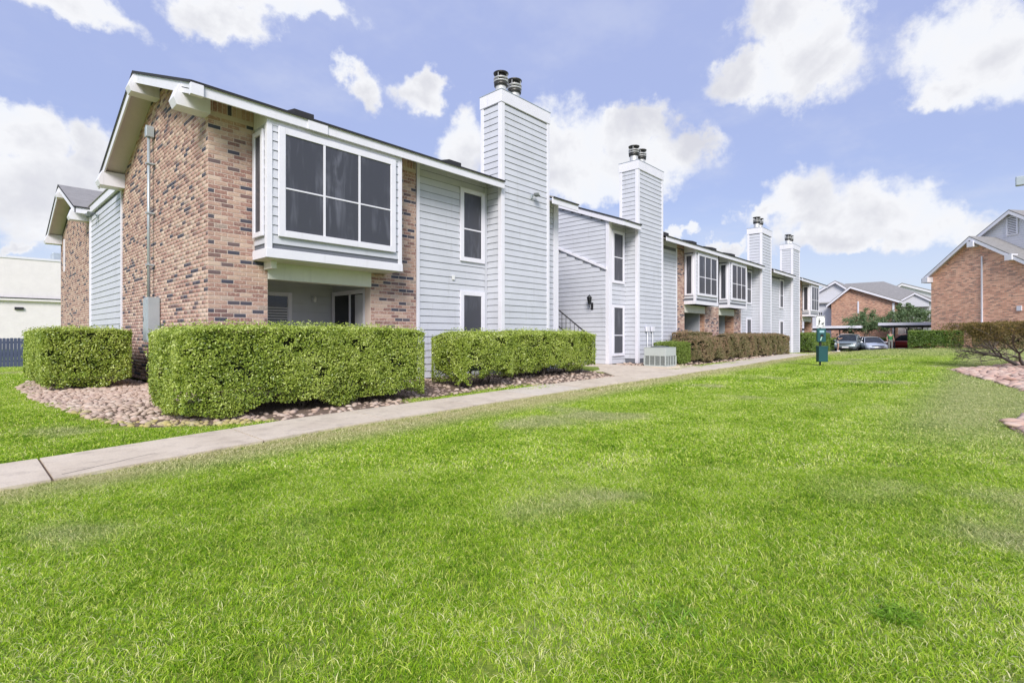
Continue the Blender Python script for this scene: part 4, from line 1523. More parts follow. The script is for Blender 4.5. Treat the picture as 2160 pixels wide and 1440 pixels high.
window(B, 'y', YW - .018, 30.85, 31.72, .2, 2.05, fw=.10, label='lower slim window beside the third chimney')
window(B, 'y', YW - .018, 37.3, 38.2, 2.85, 4.80, rail=3.72, fw=.10, label='upper slim window beside the farthest chimney')
window(B, 'y', YW - .018, 37.3, 38.2, .2, 2.05, fw=.10, label='lower slim window beside the farthest chimney')
chimney(B, 31.90, 33.75, 9.60, 10.42, ZB, 7.34, 'third chimney')
chimney(B, 38.49, 40.30, 9.62, 10.42, ZB, 7.25, 'fourth and farthest chimney')
w = box('wall', SIDING, B, 45.9, 46.5, YW, YW + .2, 2.5, EZ + .2)
box('wall', SIDING, B, 22.7, 40.3, YW + .21, YW + .25, 2.57, EZ + .2)
gable_roof(B, 19.47, 48.2, 9.45, 17.39, -.10, rake=False, cuts=((31.895, 33.755, 10.425), (38.485, 40.305, 10.425)))
for a_, b_ in ((19.46, 31.89), (33.76, 38.48), (40.31, 48.0)):
    MB().box(a_, b_, 9.45, 9.485, EZ - .10, EZ + .10).build('fascia', TRIM, B, bevel=.004)
    MB().prism_x([(9.486, EZ - .025), (9.486, EZ - .01), (YW + .02, EZ + .26), (YW + .02, EZ + .245)], a_, b_).build('soffit', SOFFIT, B)
for vx in (21.0, 24.0, 26.5, 29.2, 35.8):
    rz_ = EZ + .115 + (10.6 - 9.45) * PITCH
    MB().prism_x([(10.35, rz_ - .1), (10.35, rz_ + .05), (10.85, rz_ + .18), (10.85, rz_ - .02)], vx, vx + .5).build('roof_vent', DRIP, B)
MB().box(31, 40.2, YW + .21, 17, ZB, 4.8).box(19.5, 22, YW + .21, 17, ZB, 4.8).box(22, 46.3, 12.2, 17, ZB, 4.8).box(22, 46.3, YW + .25, 12.2, 2.57, 4.8).build('wall_core', SIDING, B)
rebase(B)


# ------------------------------------------------------------------ hedges
def leaf_quads(P, Nn, size, r, aspect=.55, tint=None, curl=.25, spreadn=.9):
    n = len(P)
    nn = Nn + r.normal(0, spreadn, (n, 3)); nn /= np.linalg.norm(nn, axis=1)[:, None] + 1e-9
    t = r.normal(0, 1, (n, 3)); t -= (t * nn).sum(1)[:, None] * nn; t /= np.linalg.norm(t, axis=1)[:, None] + 1e-9
    b = np.cross(nn, t)
    s = size * r.uniform(.65, 1.25, n)[:, None]
    w = s * aspect
    V = np.stack([P - t * s * .5, P + b * w * .5 + nn * s * curl * .3, P + t * s * .5, P - b * w * .5 + nn * s * curl * .3], 1)
    F = (np.arange(n) * 4)[:, None, None] + np.array([[0, 1, 2], [0, 2, 3]])[None]
    if tint is None: tint = r.random(n)
    return V.reshape(-1, 3), F.reshape(-1, 3), np.repeat(tint, 4)


def hedge(name, x0, x1, y0, y1, ztop, label, material, size=.038, dens=5200, seed=1, undercut=.12, gaps=(), group=None, core=HEDGE_CORE, zb=None, lump=.045, drop=.05, rad=.14):
    cx, cy = (x0 + x1) / 2, (y0 + y1) / 2
    zg = gz(cx, cy) if zb is None else zb
    root = empty(name, (cx, cy, zg)); tag(root, label, 'hedge', group or 'clipped hedges')
    r = np.random.default_rng(seed)
    hx, hy, H = (x1 - x0) / 2, (y1 - y0) / 2, ztop - zg
    faces = [('f', 2 * hx * H), ('b', 2 * hx * H * .4), ('l', 2 * hy * H), ('r', 2 * hy * H * .6), ('t', 4 * hx * hy)]
    PP = []; NN = []
    for k, ar in faces:
        n = int(ar * dens)
        u, v = r.uniform(-1, 1, n), r.uniform(0, 1, n)
        if k in 'fb':
            sg = -1 if k == 'f' else 1
            p = np.stack([u * hx, np.full(n, sg * hy), v * H], 1); nn = np.tile([0, sg, .25], (n, 1))
        elif k in 'lr':
            sg = -1 if k == 'l' else 1
            p = np.stack([np.full(n, sg * hx), u * hy, v * H], 1); nn = np.tile([sg, 0, .25], (n, 1))
        else:
            p = np.stack([u * hx, (v * 2 - 1) * hy, np.full(n, H)], 1); nn = np.tile([0, 0, 1.], (n, 1))
        PP.append(p); NN.append(nn)
    P = np.concatenate(PP); N_ = np.concatenate(NN).astype(float)
    # rounded corners, undercut foot, lumpy surface
    zf = P[:, 2] / H
    cut = undercut * np.clip(1 - zf * 2.6, 0, 1) ** 1.3
    def lumps(a, b, c):
        return (np.sin(a * 2.1 + c) * np.cos(b * 2.7 - c) + .6 * np.sin(a * 5.3 + b * 4.1 + c * 2) + .4 * np.sin(a * 9.7 - b * 8.3 + c))
    ph = seed * 1.7
    l = lumps(P[:, 0] + P[:, 1] * 1.3, P[:, 2], ph) * lump
    inset = -l + np.abs(r.normal(0, .06, len(P))) - .025 + cut
    side = np.abs(N_[:, 2]) < .5
    dirx = np.where(side, N_[:, 0], 0); diry = np.where(side, N_[:, 1], 0)
    P[:, 0] -= dirx * inset; P[:, 1] -= diry * inset
    P[:, 2] -= np.where(side, 0, np.abs(r.normal(0, .03, len(P))) + lumps(P[:, 0] * .8, P[:, 1], ph + 2) * .018)
    # round the vertical edges and the shoulders
    ex = np.clip(np.abs(P[:, 0]) - (hx - rad), 0, None); ey = np.clip(np.abs(P[:, 1]) - (hy - rad), 0, None)
    ez = np.clip(P[:, 2] - (H - .07), 0, None)
    dd = np.sqrt(ex ** 2 + ey ** 2); over = np.clip(dd - rad, 0, None)
    P[:, 0] -= np.sign(P[:, 0]) * over * ex / (dd + 1e-6); P[:, 1] -= np.sign(P[:, 1]) * over * ey / (dd + 1e-6)
    es = np.maximum(ex, ey)
    P[:, 2] -= np.clip(np.sqrt(es ** 2 * .25 + ez ** 2) - .07, 0, None) * .9
    P[:, 2] -= (rad * .45) * np.clip((P[:, 2] / H - .6) / .4, 0, 1) * (np.abs(P[:, 0]) / hx) ** (10 if hx > 1.2 else 5)
    # ragged lower hem: leaves stop at varying heights
    hem = drop + .07 * (np.sin(P[:, 0] * 3.1 + ph) + np.sin(P[:, 0] * 7.3 + P[:, 1] * 5) * .6 + 1.2)
    keep = P[:, 2] > hem * np.where(side, 1, 0)
    # small openings where the dark inside shows
    hole = lumps(P[:, 0] * 2.3 + P[:, 1] * 2, P[:, 2] * 3.1, ph + 5)
    keep &= ~((hole > 1.05) & (r.random(len(P)) < .85) & side)
    for gx, gzz, gr in gaps:
        keep &= ~(((P[:, 0] - gx) ** 2 + (P[:, 2] - gzz) ** 2 < gr * gr * (1 + .4 * np.sin(P[:, 2] * 17))) & (N_[:, 1] < 0) & (r.random(len(P)) < .93))
    P = P[keep]; N_ = N_[keep]
    P[:, 2] += 0
    # stray shoots stand a little proud of the clipped top and sides
    ns_ = int(len(P) * .035)
    si = r.integers(0, len(P), ns_)
    ex_ = N_[si] * r.uniform(.01, .05, (ns_, 1)) + np.stack([np.zeros(ns_), np.zeros(ns_), r.uniform(0, .05, ns_)], 1)
    P = np.concatenate([P, P[si] + ex_ + r.normal(0, .01, (ns_, 3))]); N_ = np.concatenate([N_, N_[si]])
    tint = np.clip(r.random(len(P)) * .85 + np.where(N_[:, 2] > .5, .18, 0) + .10 * (P[:, 2] / H) , 0, 1)  # lighter tint on top and higher up: leaf glow put into the colour
    V, F, T = leaf_quads(P, N_ + np.array([0, 0, .35]), size, r, tint=tint)
    me = np_mesh('foliage', V, F, material, T)
    o = bpy.data.objects.new('foliage', me); link(o, root); o['kind'] = 'stuff'
    # dim inside
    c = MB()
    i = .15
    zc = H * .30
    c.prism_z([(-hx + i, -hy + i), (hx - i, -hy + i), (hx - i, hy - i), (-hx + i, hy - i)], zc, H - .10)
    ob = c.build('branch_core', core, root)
    # stems and twigs below and through the crown
    rr = random.Random(seed)
    ns = max(5, int((x1 - x0) * 4.5))
    for k in range(ns):
        s = MB()
        bx, by = rr.uniform(-hx + .2, hx - .2), rr.uniform(-hy * .5, hy * .3)
        for q in range(3):
            tx, ty = bx + rr.uniform(-.25, .25), by + rr.uniform(-.3, .3)
            s.tube([(bx, by, -.02), ((bx + tx) / 2 + rr.uniform(-.05, .05), (by + ty) / 2, H * .22), (tx, ty, H * .55)], [.016, .011, .006], 5, False)
        s.build('stem', BARK, root)
    return root


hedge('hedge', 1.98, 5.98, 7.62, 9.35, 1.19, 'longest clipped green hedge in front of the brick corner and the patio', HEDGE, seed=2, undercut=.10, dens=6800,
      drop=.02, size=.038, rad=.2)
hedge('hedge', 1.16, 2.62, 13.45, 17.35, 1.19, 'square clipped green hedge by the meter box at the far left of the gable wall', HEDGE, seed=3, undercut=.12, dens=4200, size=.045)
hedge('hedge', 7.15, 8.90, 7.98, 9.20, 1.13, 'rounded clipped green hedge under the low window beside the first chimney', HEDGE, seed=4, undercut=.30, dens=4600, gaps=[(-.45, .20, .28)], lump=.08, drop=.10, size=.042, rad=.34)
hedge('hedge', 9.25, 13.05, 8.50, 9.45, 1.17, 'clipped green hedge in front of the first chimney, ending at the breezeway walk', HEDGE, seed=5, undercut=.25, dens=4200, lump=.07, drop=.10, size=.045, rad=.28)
hedge('hedge', 18.05, 19.75, 8.55, 9.35, .80, 'small lime-green clipped hedge right behind the cooling unit', HEDGE_LIME, seed=6, dens=2600, size=.05, undercut=.03, lump=.02, drop=-.02)
hedge('hedge', 20.05, 23.3, 8.45, 9.45, 1.00, 'reddish-brown clipped hedge next to the lime-green one', HEDGE_RED, seed=7, dens=2000, size=.065, undercut=.10, lump=.10, drop=.0, rad=.40)
hedge('hedge', 24.0, 34.6, 8.75, 9.5, 1.14, 'longest reddish-brown hedge below the paired bay windows', HEDGE_RED, seed=8, dens=1500, size=.075, undercut=.12, lump=.10, drop=.0, rad=.35)
hedge('hedge', 21.0, 24.4, 9.5, 10.0, 1.20, 'dull green hedge rising behind the reddish ones at the brick pier', HEDGE_RED, seed=18, dens=1500, size=.07, undercut=.03, lump=.05, drop=.0)
hedge('hedge', 40.9, 46.2, 8.9, 9.9, 1.22, 'dark green hedge below the far end bay left of the pet waste station', HEDGE_DARK, seed=9, dens=1300, size=.08, undercut=.1)


# ------------------------------------------------------------------ cooling unit
t_ = empty('cooling_unit', (17.08, 8.55, gz(17.1, 8.5))); tag(t_, 'grey-green outdoor cooling unit standing on its pad in front of the second chimney', 'cooling unit')
MB().box(-.52, .52, -.50, .50, -.05, .06).build('pad', CONCRETE, t_)
a_ = .40
MB().box(-a_ + .03, a_ - .03, -a_ + .03, a_ - .03, .07, .70).build('coil', ACDARK, t_)
s = MB(); s.box(-a_ - .01, a_ + .01, -a_ - .01, a_ + .01, .42, .70); s.build('upper_panel', ACPAINT, t_, bevel=.01)
s = MB(); s.box(-a_ - .015, a_ + .015, -a_ - .015, a_ + .015, .70, .725); s.box(-a_ - .01, a_ + .01, -a_ - .01, a_ + .01, .06, .10); s.build('rim', ACPAINT, t_, bevel=.006)
for sx, sy in ((-1, -1), (1, -1), (-1, 1), (1, 1)):
    MB().box(sx * a_ - .02, sx * a_ + .02, sy * a_ - .02, sy * a_ + .02, .10, .42).build('corner_post', ACPAINT, t_)
s = MB()
for k in range(1, 4):
    q = -a_ + k * .2
    s.box(q - .012, q + .012, -a_ - .008, -a_ + .02, .10, .42); s.box(-a_ - .008, -a_ + .02, q - .012, q + .012, .10, .42)
s.build('rib', ACPAINT, t_)
s = MB()
for k in range(22):
    z_ = .112 + k * .014
    s.box(-a_ + .02, a_ - .02, -a_ + .004, -a_ + .026, z_, z_ + .005); s.box(-a_ + .004, -a_ + .026, -a_ + .02, a_ - .02, z_, z_ + .005)
s.build('louver', ACPAINT, t_)['kind'] = 'stuff'
MB().lathe(0, 0, [(.05, .735), (.33, .73), (.34, .75), (.05, .775), (0, .776)], 20).build('fan_grille', ACDARK, t_)
# white service pipes on the chimney beside it
t_ = empty('service_pipes', (18.0, 9.56, 0)); tag(t_, 'two thin white service pipes with boxes low on the second chimney', 'pipes')
for px in (.0, .42):
    MB().tube([(px, -.03, .05), (px, -.03, 1.18)], .016, 6).build('pipe', WHITEPLASTIC, t_)
    MB().box(px - .09, px + .12, -.06, 0, 1.20, 1.38).build('box', TRIM, t_)

# ------------------------------------------------------------------ pet waste station
sx_, sy_ = 22.75, 4.72
zg = gz(sx_, sy_)
t_ = empty('pet_waste_station', (sx_, sy_, zg), R(-46)); tag(t_, 'dark green pet waste station with bag box, bin and a white dog-walking sign', 'pet waste station'); t_.scale = (.76, .76, .85)
MB().box(-.035, .035, -.0, .05, -.1, 2.0).build('post', DARKMETAL, t_)
b_ = MB().box(-.235, .235, -.26, -.002, .20, .90).build('bin', STATION, t_, bevel=.02)
MB().box(-.25, .25, -.275, -.003, .86, .91).build('bin_lid', STATION, t_, bevel=.008)
MB().box(-.22, .22, -.12, -.002, 1.10, 1.72).build('bag_dispenser', STATION, t_, bevel=.02)
MB().prism_y([(-.09, 1.36), (-.05, 1.45), (.05, 1.45), (.10, 1.36), (.02, 1.33)], -.13, -.12).build('bag_slot', BLACK, t_)
MB().prism_y([(-.10, 1.18), (-.02, 1.36), (.03, 1.34), (-.05, 1.15)], -.129, -.121).build('bag', paint('bag_plastic', (.45, .62, .50), .5, .05), t_)
MB().box(-.12, .12, -.129, -.121, 1.52, 1.62).build('decal', paint('decal', (.35, .55, .62), .5, .05), t_)
MB().box(-.04, .04, -.03, -.002, .93, 1.10).build('bracket', DARKMETAL, t_)
sg = MB().box(-.225, .225, -.016, -.001, 1.74, 2.30).build('sign', WHITE, t_, bevel=.004)
s = MB()   # printed frame, walker and dog
Y1, Y2 = -.020, -.0165
s.box(-.21, .21, Y1, Y2, 2.27, 2.29); s.box(-.215, -.195, Y1, Y2, 2.20, 2.27); s.box(.195, .215, Y1, Y2, 2.20, 2.27)
s.box(-.21, .21, Y1, Y2, 1.755, 1.765); s.box(-.20, -.10, Y1, Y2, 1.80, 1.825); s.box(.10, .20, Y1, Y2, 1.80, 1.825)
s.build('sign_border', BLACK, sg)
s = MB()
s.lathe(0, 0, [(0, 0), (.001, 0)], 4)
s = MB()
hx_ = -.07
s.prism_y([(hx_ + .022 * math.cos(k * .785), 2.14 + .024 * math.sin(k * .785)) for k in range(8)], Y1, Y2)
s.prism_y([(hx_ - .03, 2.10), (hx_ + .03, 2.10), (hx_ + .035, 2.0), (hx_ - .03, 2.0)], Y1, Y2)
s.prism_y([(hx_ - .03, 2.0), (hx_ - .0, 2.0), (hx_ - .03, 1.86), (hx_ - .055, 1.86)], Y1, Y2)
s.prism_y([(hx_ + .0, 2.0), (hx_ + .032, 2.0), (hx_ + .05, 1.86), (hx_ + .025, 1.86)], Y1, Y2)
s.prism_y([(hx_ + .03, 2.09), (hx_ + .10, 2.03), (hx_ + .095, 2.02), (hx_ + .03, 2.07)], Y1, Y2)
s.prism_y([(.05, 1.96), (.14, 1.96), (.17, 2.02), (.18, 1.99), (.165, 1.95), (.15, 1.90), (.05, 1.91)], Y1, Y2)
for lx in (.055, .075, .12, .138): s.box(lx, lx + .012, Y1, Y2, 1.86, 1.915)
s.build('pictogram', BLACK, sg)
s = MB()
for px in (-.085, .015):
    s.box(px, px + .06, -.02, .0, 2.345, 2.385); s.box(px, px + .06, -.02, .0, 2.40, 2.44); s.box(px + .02, px + .04, -.015, .0, 2.30, 2.40)
s.build('bird_guard', DARKMETAL, t_)


# ------------------------------------------------------------------ trees and the bare bush
def tree(name, x, y, H, crown, label, seed, n=6000, size=.13, cat='tree', trunk_r=.10, stems=1, z0=None, material=None, group=None):
    """crown: list of (dx, dy, z, rx, ry, rz)"""
    zg = gz(x, y) if z0 is None else z0
    root = empty(name, (x, y, zg), math.atan2(RGT.y, RGT.x)); tag(root, label, cat, group or name.replace('_', ' ') + 's')
    rr = random.Random(seed); r = np.random.default_rng(seed)
    s = MB()
    for k in range(stems):
        an = rr.uniform(0, 6.28); q = .12 * (stems > 1)
        bx, by = q * math.cos(an), q * math.sin(an)
        hz = H * .45
        tx, ty = bx + rr.uniform(-.4, .4) * (1 + (stems > 1) * 1.2), by + rr.uniform(-.4, .4)
        s.tube([(bx, by, -.1), ((bx + tx) / 2, (by + ty) / 2, hz * .5), (tx, ty, hz)], [trunk_r, trunk_r * .75, trunk_r * .55], 7, False)
        for c in crown:
            e = Vector((c[0] + rr.uniform(-.3, .3) * c[3], c[1] + rr.uniform(-.3, .3) * c[4], c[2] + rr.uniform(-.2, .5) * c[5]))
            m_ = Vector((tx, ty, hz)).lerp(e, .5) + Vector((rr.uniform(-.2, .2), rr.uniform(-.2, .2), .1))
            s.tube([(tx, ty, hz), m_, e], [trunk_r * .5, trunk_r * .3, trunk_r * .1], 5, False)
    s.build('trunk', BARK, root)
    tot = sum(c[3] * c[5] for c in crown)
    PP = []
    for c in crown:
        m_ = int(n * c[3] * c[5] / tot)
        # clumps inside the lobe
        nc = max(6, m_ // 60)
        d = r.normal(0, 1, (nc, 3)); d /= np.linalg.norm(d, axis=1)[:, None]
        cc = d * (r.uniform(.35, 1.0, nc) ** .5)[:, None]
        ii = r.integers(0, nc, m_)
        p = cc[ii] + r.normal(0, .15, (m_, 3))
        p = p * np.array([c[3], c[4], c[5]]) + np.array([c[0], c[1], c[2]])
        PP.append(p)
    P = np.concatenate(PP)
    V, F, T = leaf_quads(P, np.tile([0, 0, .6], (len(P), 1)), size, r, .6)
    o = bpy.data.objects.new('crown', np_mesh('crown', V, F, material or TREE_LEAF, T)); link(o, root); o['kind'] = 'stuff'
    return root


def at(px, depth):
    """a spot on the ground plan in the direction that pixel px of the photograph shows"""
    u = (px - 1080) / 1086
    v = FWD * depth + RGT * (u * depth)
    return v.x, v.y


x, y = at(1824, 56.5)
tree('small_tree', x, y, 3.6, [(0, 0, 3.0, 1.5, 1.4, 1.0), (-1.2, .3, 2.7, 1.2, 1.1, .8), (1.2, -.4, 2.8, 1.3, 1.1, .8), (.5, .3, 3.9, .8, .8, .6)],
     'small multi-stemmed leafy tree behind the silver car', 21, 7000, .17, stems=4, trunk_r=.06)
x, y = at(1922, 55.5)
tree('small_tree', x, y, 4, [(0, 0, 3.5, 1.7, 1.4, 1.1), (-1.7, .3, 3.2, 1.3, 1.1, .9), (1.8, -.4, 3.3, 1.4, 1.2, 1.0), (-.2, .3, 4.5, .9, .8, .6)],
     'small leafy tree just left of the right-hand brick building', 22, 7500, .17, stems=3, trunk_r=.07)
for k, (px, dp, w_, h_, lb) in enumerate(((1897, 120, 7, 12.3, 'round dark tree top behind the far grey roofs on the left'), (1945, 125, 8, 12.5, 'broad dark tree top behind the far grey roofs next to the brick gable'))):
    x, y = at(px, dp)
    tree('background_tree', x, y, 8, [(0, 0, h_ - 3.5, w_ * .5, w_ * .5, 3.0), (-2, 1, h_ - 4.5, w_ * .4, w_ * .4, 2.6), (2.4, -1, h_ - 4.4, w_ * .4, w_ * .4, 2.6)], lb, 30 + k, 4500, .45, trunk_r=.3)

# bare-branched bush with rusty leaves on top
bx, by = 24.4, -.95
zg = gz(bx, by)
bush = empty('bare_branched_bush', (bx, by, zg)); tag(bush, 'wide bush with bare tangled branches below and rusty leaves on its flat top', 'bush')
rr = random.Random(77)
s = MB(); tips = []


def grow(p, d, L, r_, lev):
    q = p + d * L
    q.z = max(q.z, .12)
    if q.z > 1.42: q.z = 1.42 - rr.random() * .1
    mid = p.lerp(q, .5) + Vector((rr.uniform(-.06, .06), rr.uniform(-.06, .06), rr.uniform(-.05, .05))) * L
    s.tube([p, mid, q], [r_, r_ * .8, r_ * .62], 5 if lev < 2 else 4, False)
    tips.append((q, lev))
    if lev < 5:
        for k in range(3 if lev < 4 else 2):
            nd = (d + Vector((rr.uniform(-.8, .8), rr.uniform(-.8, .8), rr.uniform(-.45, .6)))).normalized()
            grow(q, nd, L * rr.uniform(.6, .85), r_ * .62, lev + 1)


for k in range(9):
    an = 2 * math.pi * k / 9 + rr.uniform(-.2, .2)
    grow(Vector((.1 * math.cos(an), .1 * math.sin(an), 0)), Vector((math.cos(an) * 1.2, math.sin(an) * 1.2, rr.uniform(.35, .9))).normalized(), rr.uniform(.62, .85), .045, 0)
s.build('branch', BARK, bush)
r = np.random.default_rng(3)
TP = np.array([t[0][:] for t in tips if t[1] >= 3 and t[0].z > .75])
NL = 34000
P = TP[r.integers(0, len(TP), NL)] + r.normal(0, .09, (NL, 3)); P[:, 2] = np.minimum(P[:, 2], 1.48 + r.normal(0, .02, NL))
P = P[r.random(NL) < np.clip((P[:, 2] - .7) * 2.2, .03, 1)]
V, F, T = leaf_quads(P, np.tile([0, 0, .8], (len(P), 1)), .05, r, .6)
o = bpy.data.objects.new('foliage', np_mesh('foliage', V, F, BUSH_LEAF, T)); link(o, bush); o['kind'] = 'stuff'


# ------------------------------------------------------------------ right-hand building and background buildings
def simple_gable(bld, X, ya, yb, zb, ze, zr, depth, wallmat, over=.5, roof=True, ym=None, name='wall', trimh=.22):
    """gable wall in plane x=X facing -X between y=ya..yb, ridge along X"""
    ym = (ya + yb) / 2 if ym is None else ym
    w_ = MB().prism_x([(ya, zb), (ya, ze), (ym, zr), (yb, ze), (yb, zb)], X, X + depth).build(name, wallmat, bld)
    sl = (zr - ze) / (yb - ym)
    ya2, yb2 = ya - over, yb + over
    z2 = ze - sl * over
    sla = (zr - ze) / (ym - ya)
    z1 = ze - sla * over
    if roof:
        s = MB()
        s.prism_x([(ya2, z1 + .02), (ym, zr + .02), (ym, zr + .10), (ya2, z1 + .10)], X - over, X + depth)
        s.prism_x([(yb2, z2 + .02), (ym, zr + .02), (ym, zr + .101), (yb2, z2 + .10)], X - over, X + depth)
        s.build('roof', SHINGLE, bld)
        s = MB()
        s.prism_x([(ya2, z1 + .01), (ym, zr + .01), (ym, zr - trimh), (ya2, z1 - trimh)], X - over - .01, X - over + .03)
        s.prism_x([(yb2, z2 + .01), (ym, zr + .011), (ym, zr - trimh), (yb2, z2 - trimh)], X - over - .011, X - over + .029)
        s.build('rake_board', TRIM, bld)
        s = MB()
        s.prism_x([(ya2, z1 - .02), (ym, zr - .02), (ym, zr - .05), (ya2, z1 - .05)], X - over + .031, X)
        s.prism_x([(yb2, z2 - .02), (ym, zr - .021), (ym, zr - .05), (yb2, z2 - .05)], X - over + .031, X)
        s.build('soffit', SOFFIT, bld)
        s = MB(); s.box(X - over, X + depth, yb2 - .03, yb2 + .01, z2 - trimh, z2); s.box(X - over, X + depth, ya2 - .01, ya2 + .03, z1 - trimh, z1)
        s.build('fascia', TRIM, bld)
    return w_


W_DIR = RGT * math.sin(R(-10)) + FWD * math.cos(R(-10))      # the gable wall runs this way, away from the camera
cpos = RGT * 34.2 + FWD * 42
Rb = empty('apartment_building', (cpos.x, cpos.y, 0), math.atan2(W_DIR.y, W_DIR.x) - math.pi / 2)
tag(Rb, 'right-hand brick apartment building with a wide gable and a louvred attic vent above', 'building')
simple_gable(Rb, 0, -7.2, 0, -.2, 5.9, 8.4, 12, FBRICK_R, .45, ym=-3.3)
for yb_, zb_ in ((.05, 5.35), (-3.45, 7.65), (-6.0, 6.3)):
    MB().box(-.55, -.005, yb_ - .2, yb_ + .25, zb_, zb_ + .42).build('rafter_block', TRIM, Rb)
simple_gable(Rb, 2.0, -9.6, .7, 4, 6.75, 10.2, 9, FSIDING, .4, ym=-4.45)
s = MB(); s.box(1.90, 1.99, -4.82, -4.05, 8.45, 8.53); s.box(1.90, 1.99, -4.82, -4.05, 9.72, 9.80); s.box(1.90, 1.99, -4.82, -4.72, 8.54, 9.71); s.box(1.90, 1.99, -4.15, -4.05, 8.54, 9.71)
vf = s.build('attic_vent', TRIM, Rb)
for k in range(9): MB().box(1.91, 1.95, -4.715, -4.155, 8.58 + k * .125, 8.65 + k * .125).build('slat', TRIM, vf)
MB().box(1.955, 1.985, -4.715, -4.155, 8.54, 9.71).build('vent_back', BLACK, vf)
MB().box(-.10, -.02, -3.95, -3.86, 1.6, 6.9).build('conduit', TRIM, Rb)
MB().box(-.3, -.02, -4.5, -3.6, 1.75, 2.0).build('meter_box', GALV, Rb)
MB().box(-.06, -.005, -6.45, -6.15, 2.75, 3.1).build('wall_light', TRIM, Rb)

M_ = empty('apartment_building', (71.6, 13.7, -.6)); tag(M_, 'distant brick-gabled apartment building behind the carports and small trees', 'building')
simple_gable(M_, 71.6, 7.4, 13.7, -.7, 5.0, 6.75, 3, FBRICK_Y, .45, ym=11.7)
w_ = MB().box(73.2, 85, 4.3, 17.5, -.7, 4.95).build('wall', FSIDING, M_)
simple_gable(M_, 73.0, 10.4, 17.6, -.7, 5.2, 7.6, 4, FSIDING, .4, ym=13.5)
s = MB()
s.add([(72.6, 4.0, 4.95), (72.6, 18, 4.95), (78.5, 13.4, 7.75), (78.5, 9.4, 7.75), (86, 18, 4.95), (86, 4.0, 4.95)], [(0, 3, 2, 1), (0, 5, 3), (3, 5, 4, 2), (1, 2, 4)])
s.build('roof', SHINGLE, M_)
MB().box(72.5, 72.58, 4.0, 7.1, 4.74, 4.98).build('fascia', TRIM, M_)
simple_gable(M_, 72.2, 4.6, 7.0, 4.2, 5.0, 5.75, 3, FSIDING, .2, trimh=.18)
MB().box(71.5, 71.59, 7.55, 7.75, -.5, 4.7).build('downpipe', TRIM, M_)
MB().box(71.54, 71.6, 10.9, 11.05, 3.6, 5.0).build('conduit', TRIM, M_)
window(M_, 'x', 73.18, 5.2, 6.8, 2.9, 4.4, cols=2, fw=.1); window(M_, 'x', 73.18, 5.2, 6.8, .5, 1.9, cols=2, fw=.1)
rebase(M_)
x, y = at(1903, 95)
N_b = empty('apartment_building', (x, y, -.6)); tag(N_b, 'farthest pale sided gable and grey roof showing above the other far roofs', 'building')
s = MB().prism_x([(-14, 0), (-14, 5.6), (0, 11.0), (1.8, 9.9), (1.8, 0)], 0, 10).build('wall', FSIDING, N_b)
s = MB(); s.prism_x([(-14.5, 5.6), (0, 11.1), (0, 11.3), (-14.5, 5.8)], -.4, 12); s.prism_x([(2.2, 9.7), (0, 11.1), (0, 11.3), (2.2, 9.9)], -.4, 12)
s.build('roof', SHINGLE, N_b)
s = MB(); s.prism_x([(-14.5, 5.3), (0, 10.8), (0, 11.09), (-14.5, 5.59)], -.45, -.405); s.prism_x([(2.2, 9.4), (0, 10.8), (0, 11.09), (2.2, 9.69)], -.45, -.405)
s.build('rake_board', TRIM, N_b)

# ------------------------------------------------------------------ carports
def carport(x0, x1, y0, y1, zt, label, slope=0.0):
    zg = gz(x0, (y0 + y1) / 2)
    t = empty('carport', (x0, y0, zg)); tag(t, label, 'carport', 'carports over the lot')
    w, d = x1 - x0, y1 - y0
    zt = zt - zg
    def pr(a, b): return [(0, zt + a), (d, zt + a + slope * d), (d, zt + b + slope * d), (0, zt + b)]
    s = MB().prism_x(pr(0, .05), 0, w); s.build('roof_deck', DARKMETAL, t)
    s = MB(); s.prism_x(pr(-.02, .24), -.04, -.0); s.prism_x(pr(-.02, .24), w, w + .04); s.box(0, w, -.04, 0, zt - .02, zt + .24); s.box(0, w, d, d + .04, zt - .02 + slope * d, zt + .24 + slope * d)
    s.build('fascia', TRIM, t)
    for k in range(1, 4):
        q = d * k / 4
        MB().box(w * .55, w * .55 + .1, q, q + .1, 0, zt + slope * q).build('post', DARKMETAL, t)
    MB().box(.3, w - .3, .2, d - .2, zt - .22, zt - .02).build('beam', DARKMETAL, t)
    return t


carport(66, 70, 9.9, 19, 1.85, 'carport with a pale flat roof edge left of the small multi-stemmed tree')
carport(61, 65, 3.4, 7.7, 2.02, 'carport with a pale roof edge beside the right-hand brick building')

# hedges round the lot
x, y = at(1750, 52)
hedge('hedge', 62, 63.5, 8.0, 16.5, .75, 'green hedge between the parked cars and the left carport', HEDGE_DARK, seed=12, dens=500, size=.13, zb=-.6)
hedge('hedge', 66.0, 67.2, 7.2, 9.2, .75, 'green hedge segment behind the man in the green shirt', HEDGE_DARK, seed=13, dens=500, size=.13, zb=-.6)
hedge('hedge', 50.4, 51.6, 1.25, 4.5, 1.42, 'green clipped hedge at the left corner of the right-hand brick building', HEDGE_DARK, seed=14, dens=900, size=.10, zb=.02, undercut=.15)
hedge('hedge', 46.6, 48.2, -3.4, .7, 1.5, 'rusty brown hedge in front of the right-hand brick wall', HEDGE_RED, seed=15, dens=900, size=.10, zb=.08)


# ------------------------------------------------------------------ cars
def car_paint(name, col, metal=.4):
    m, t, p, o = mat(name)
    setc(t, p, t.mix(.5, col, col))
    p.inputs['Roughness'].default_value = .3; p.inputs['Metallic'].default_value = metal
    p.inputs['Coat Weight'].default_value = .6
    return m


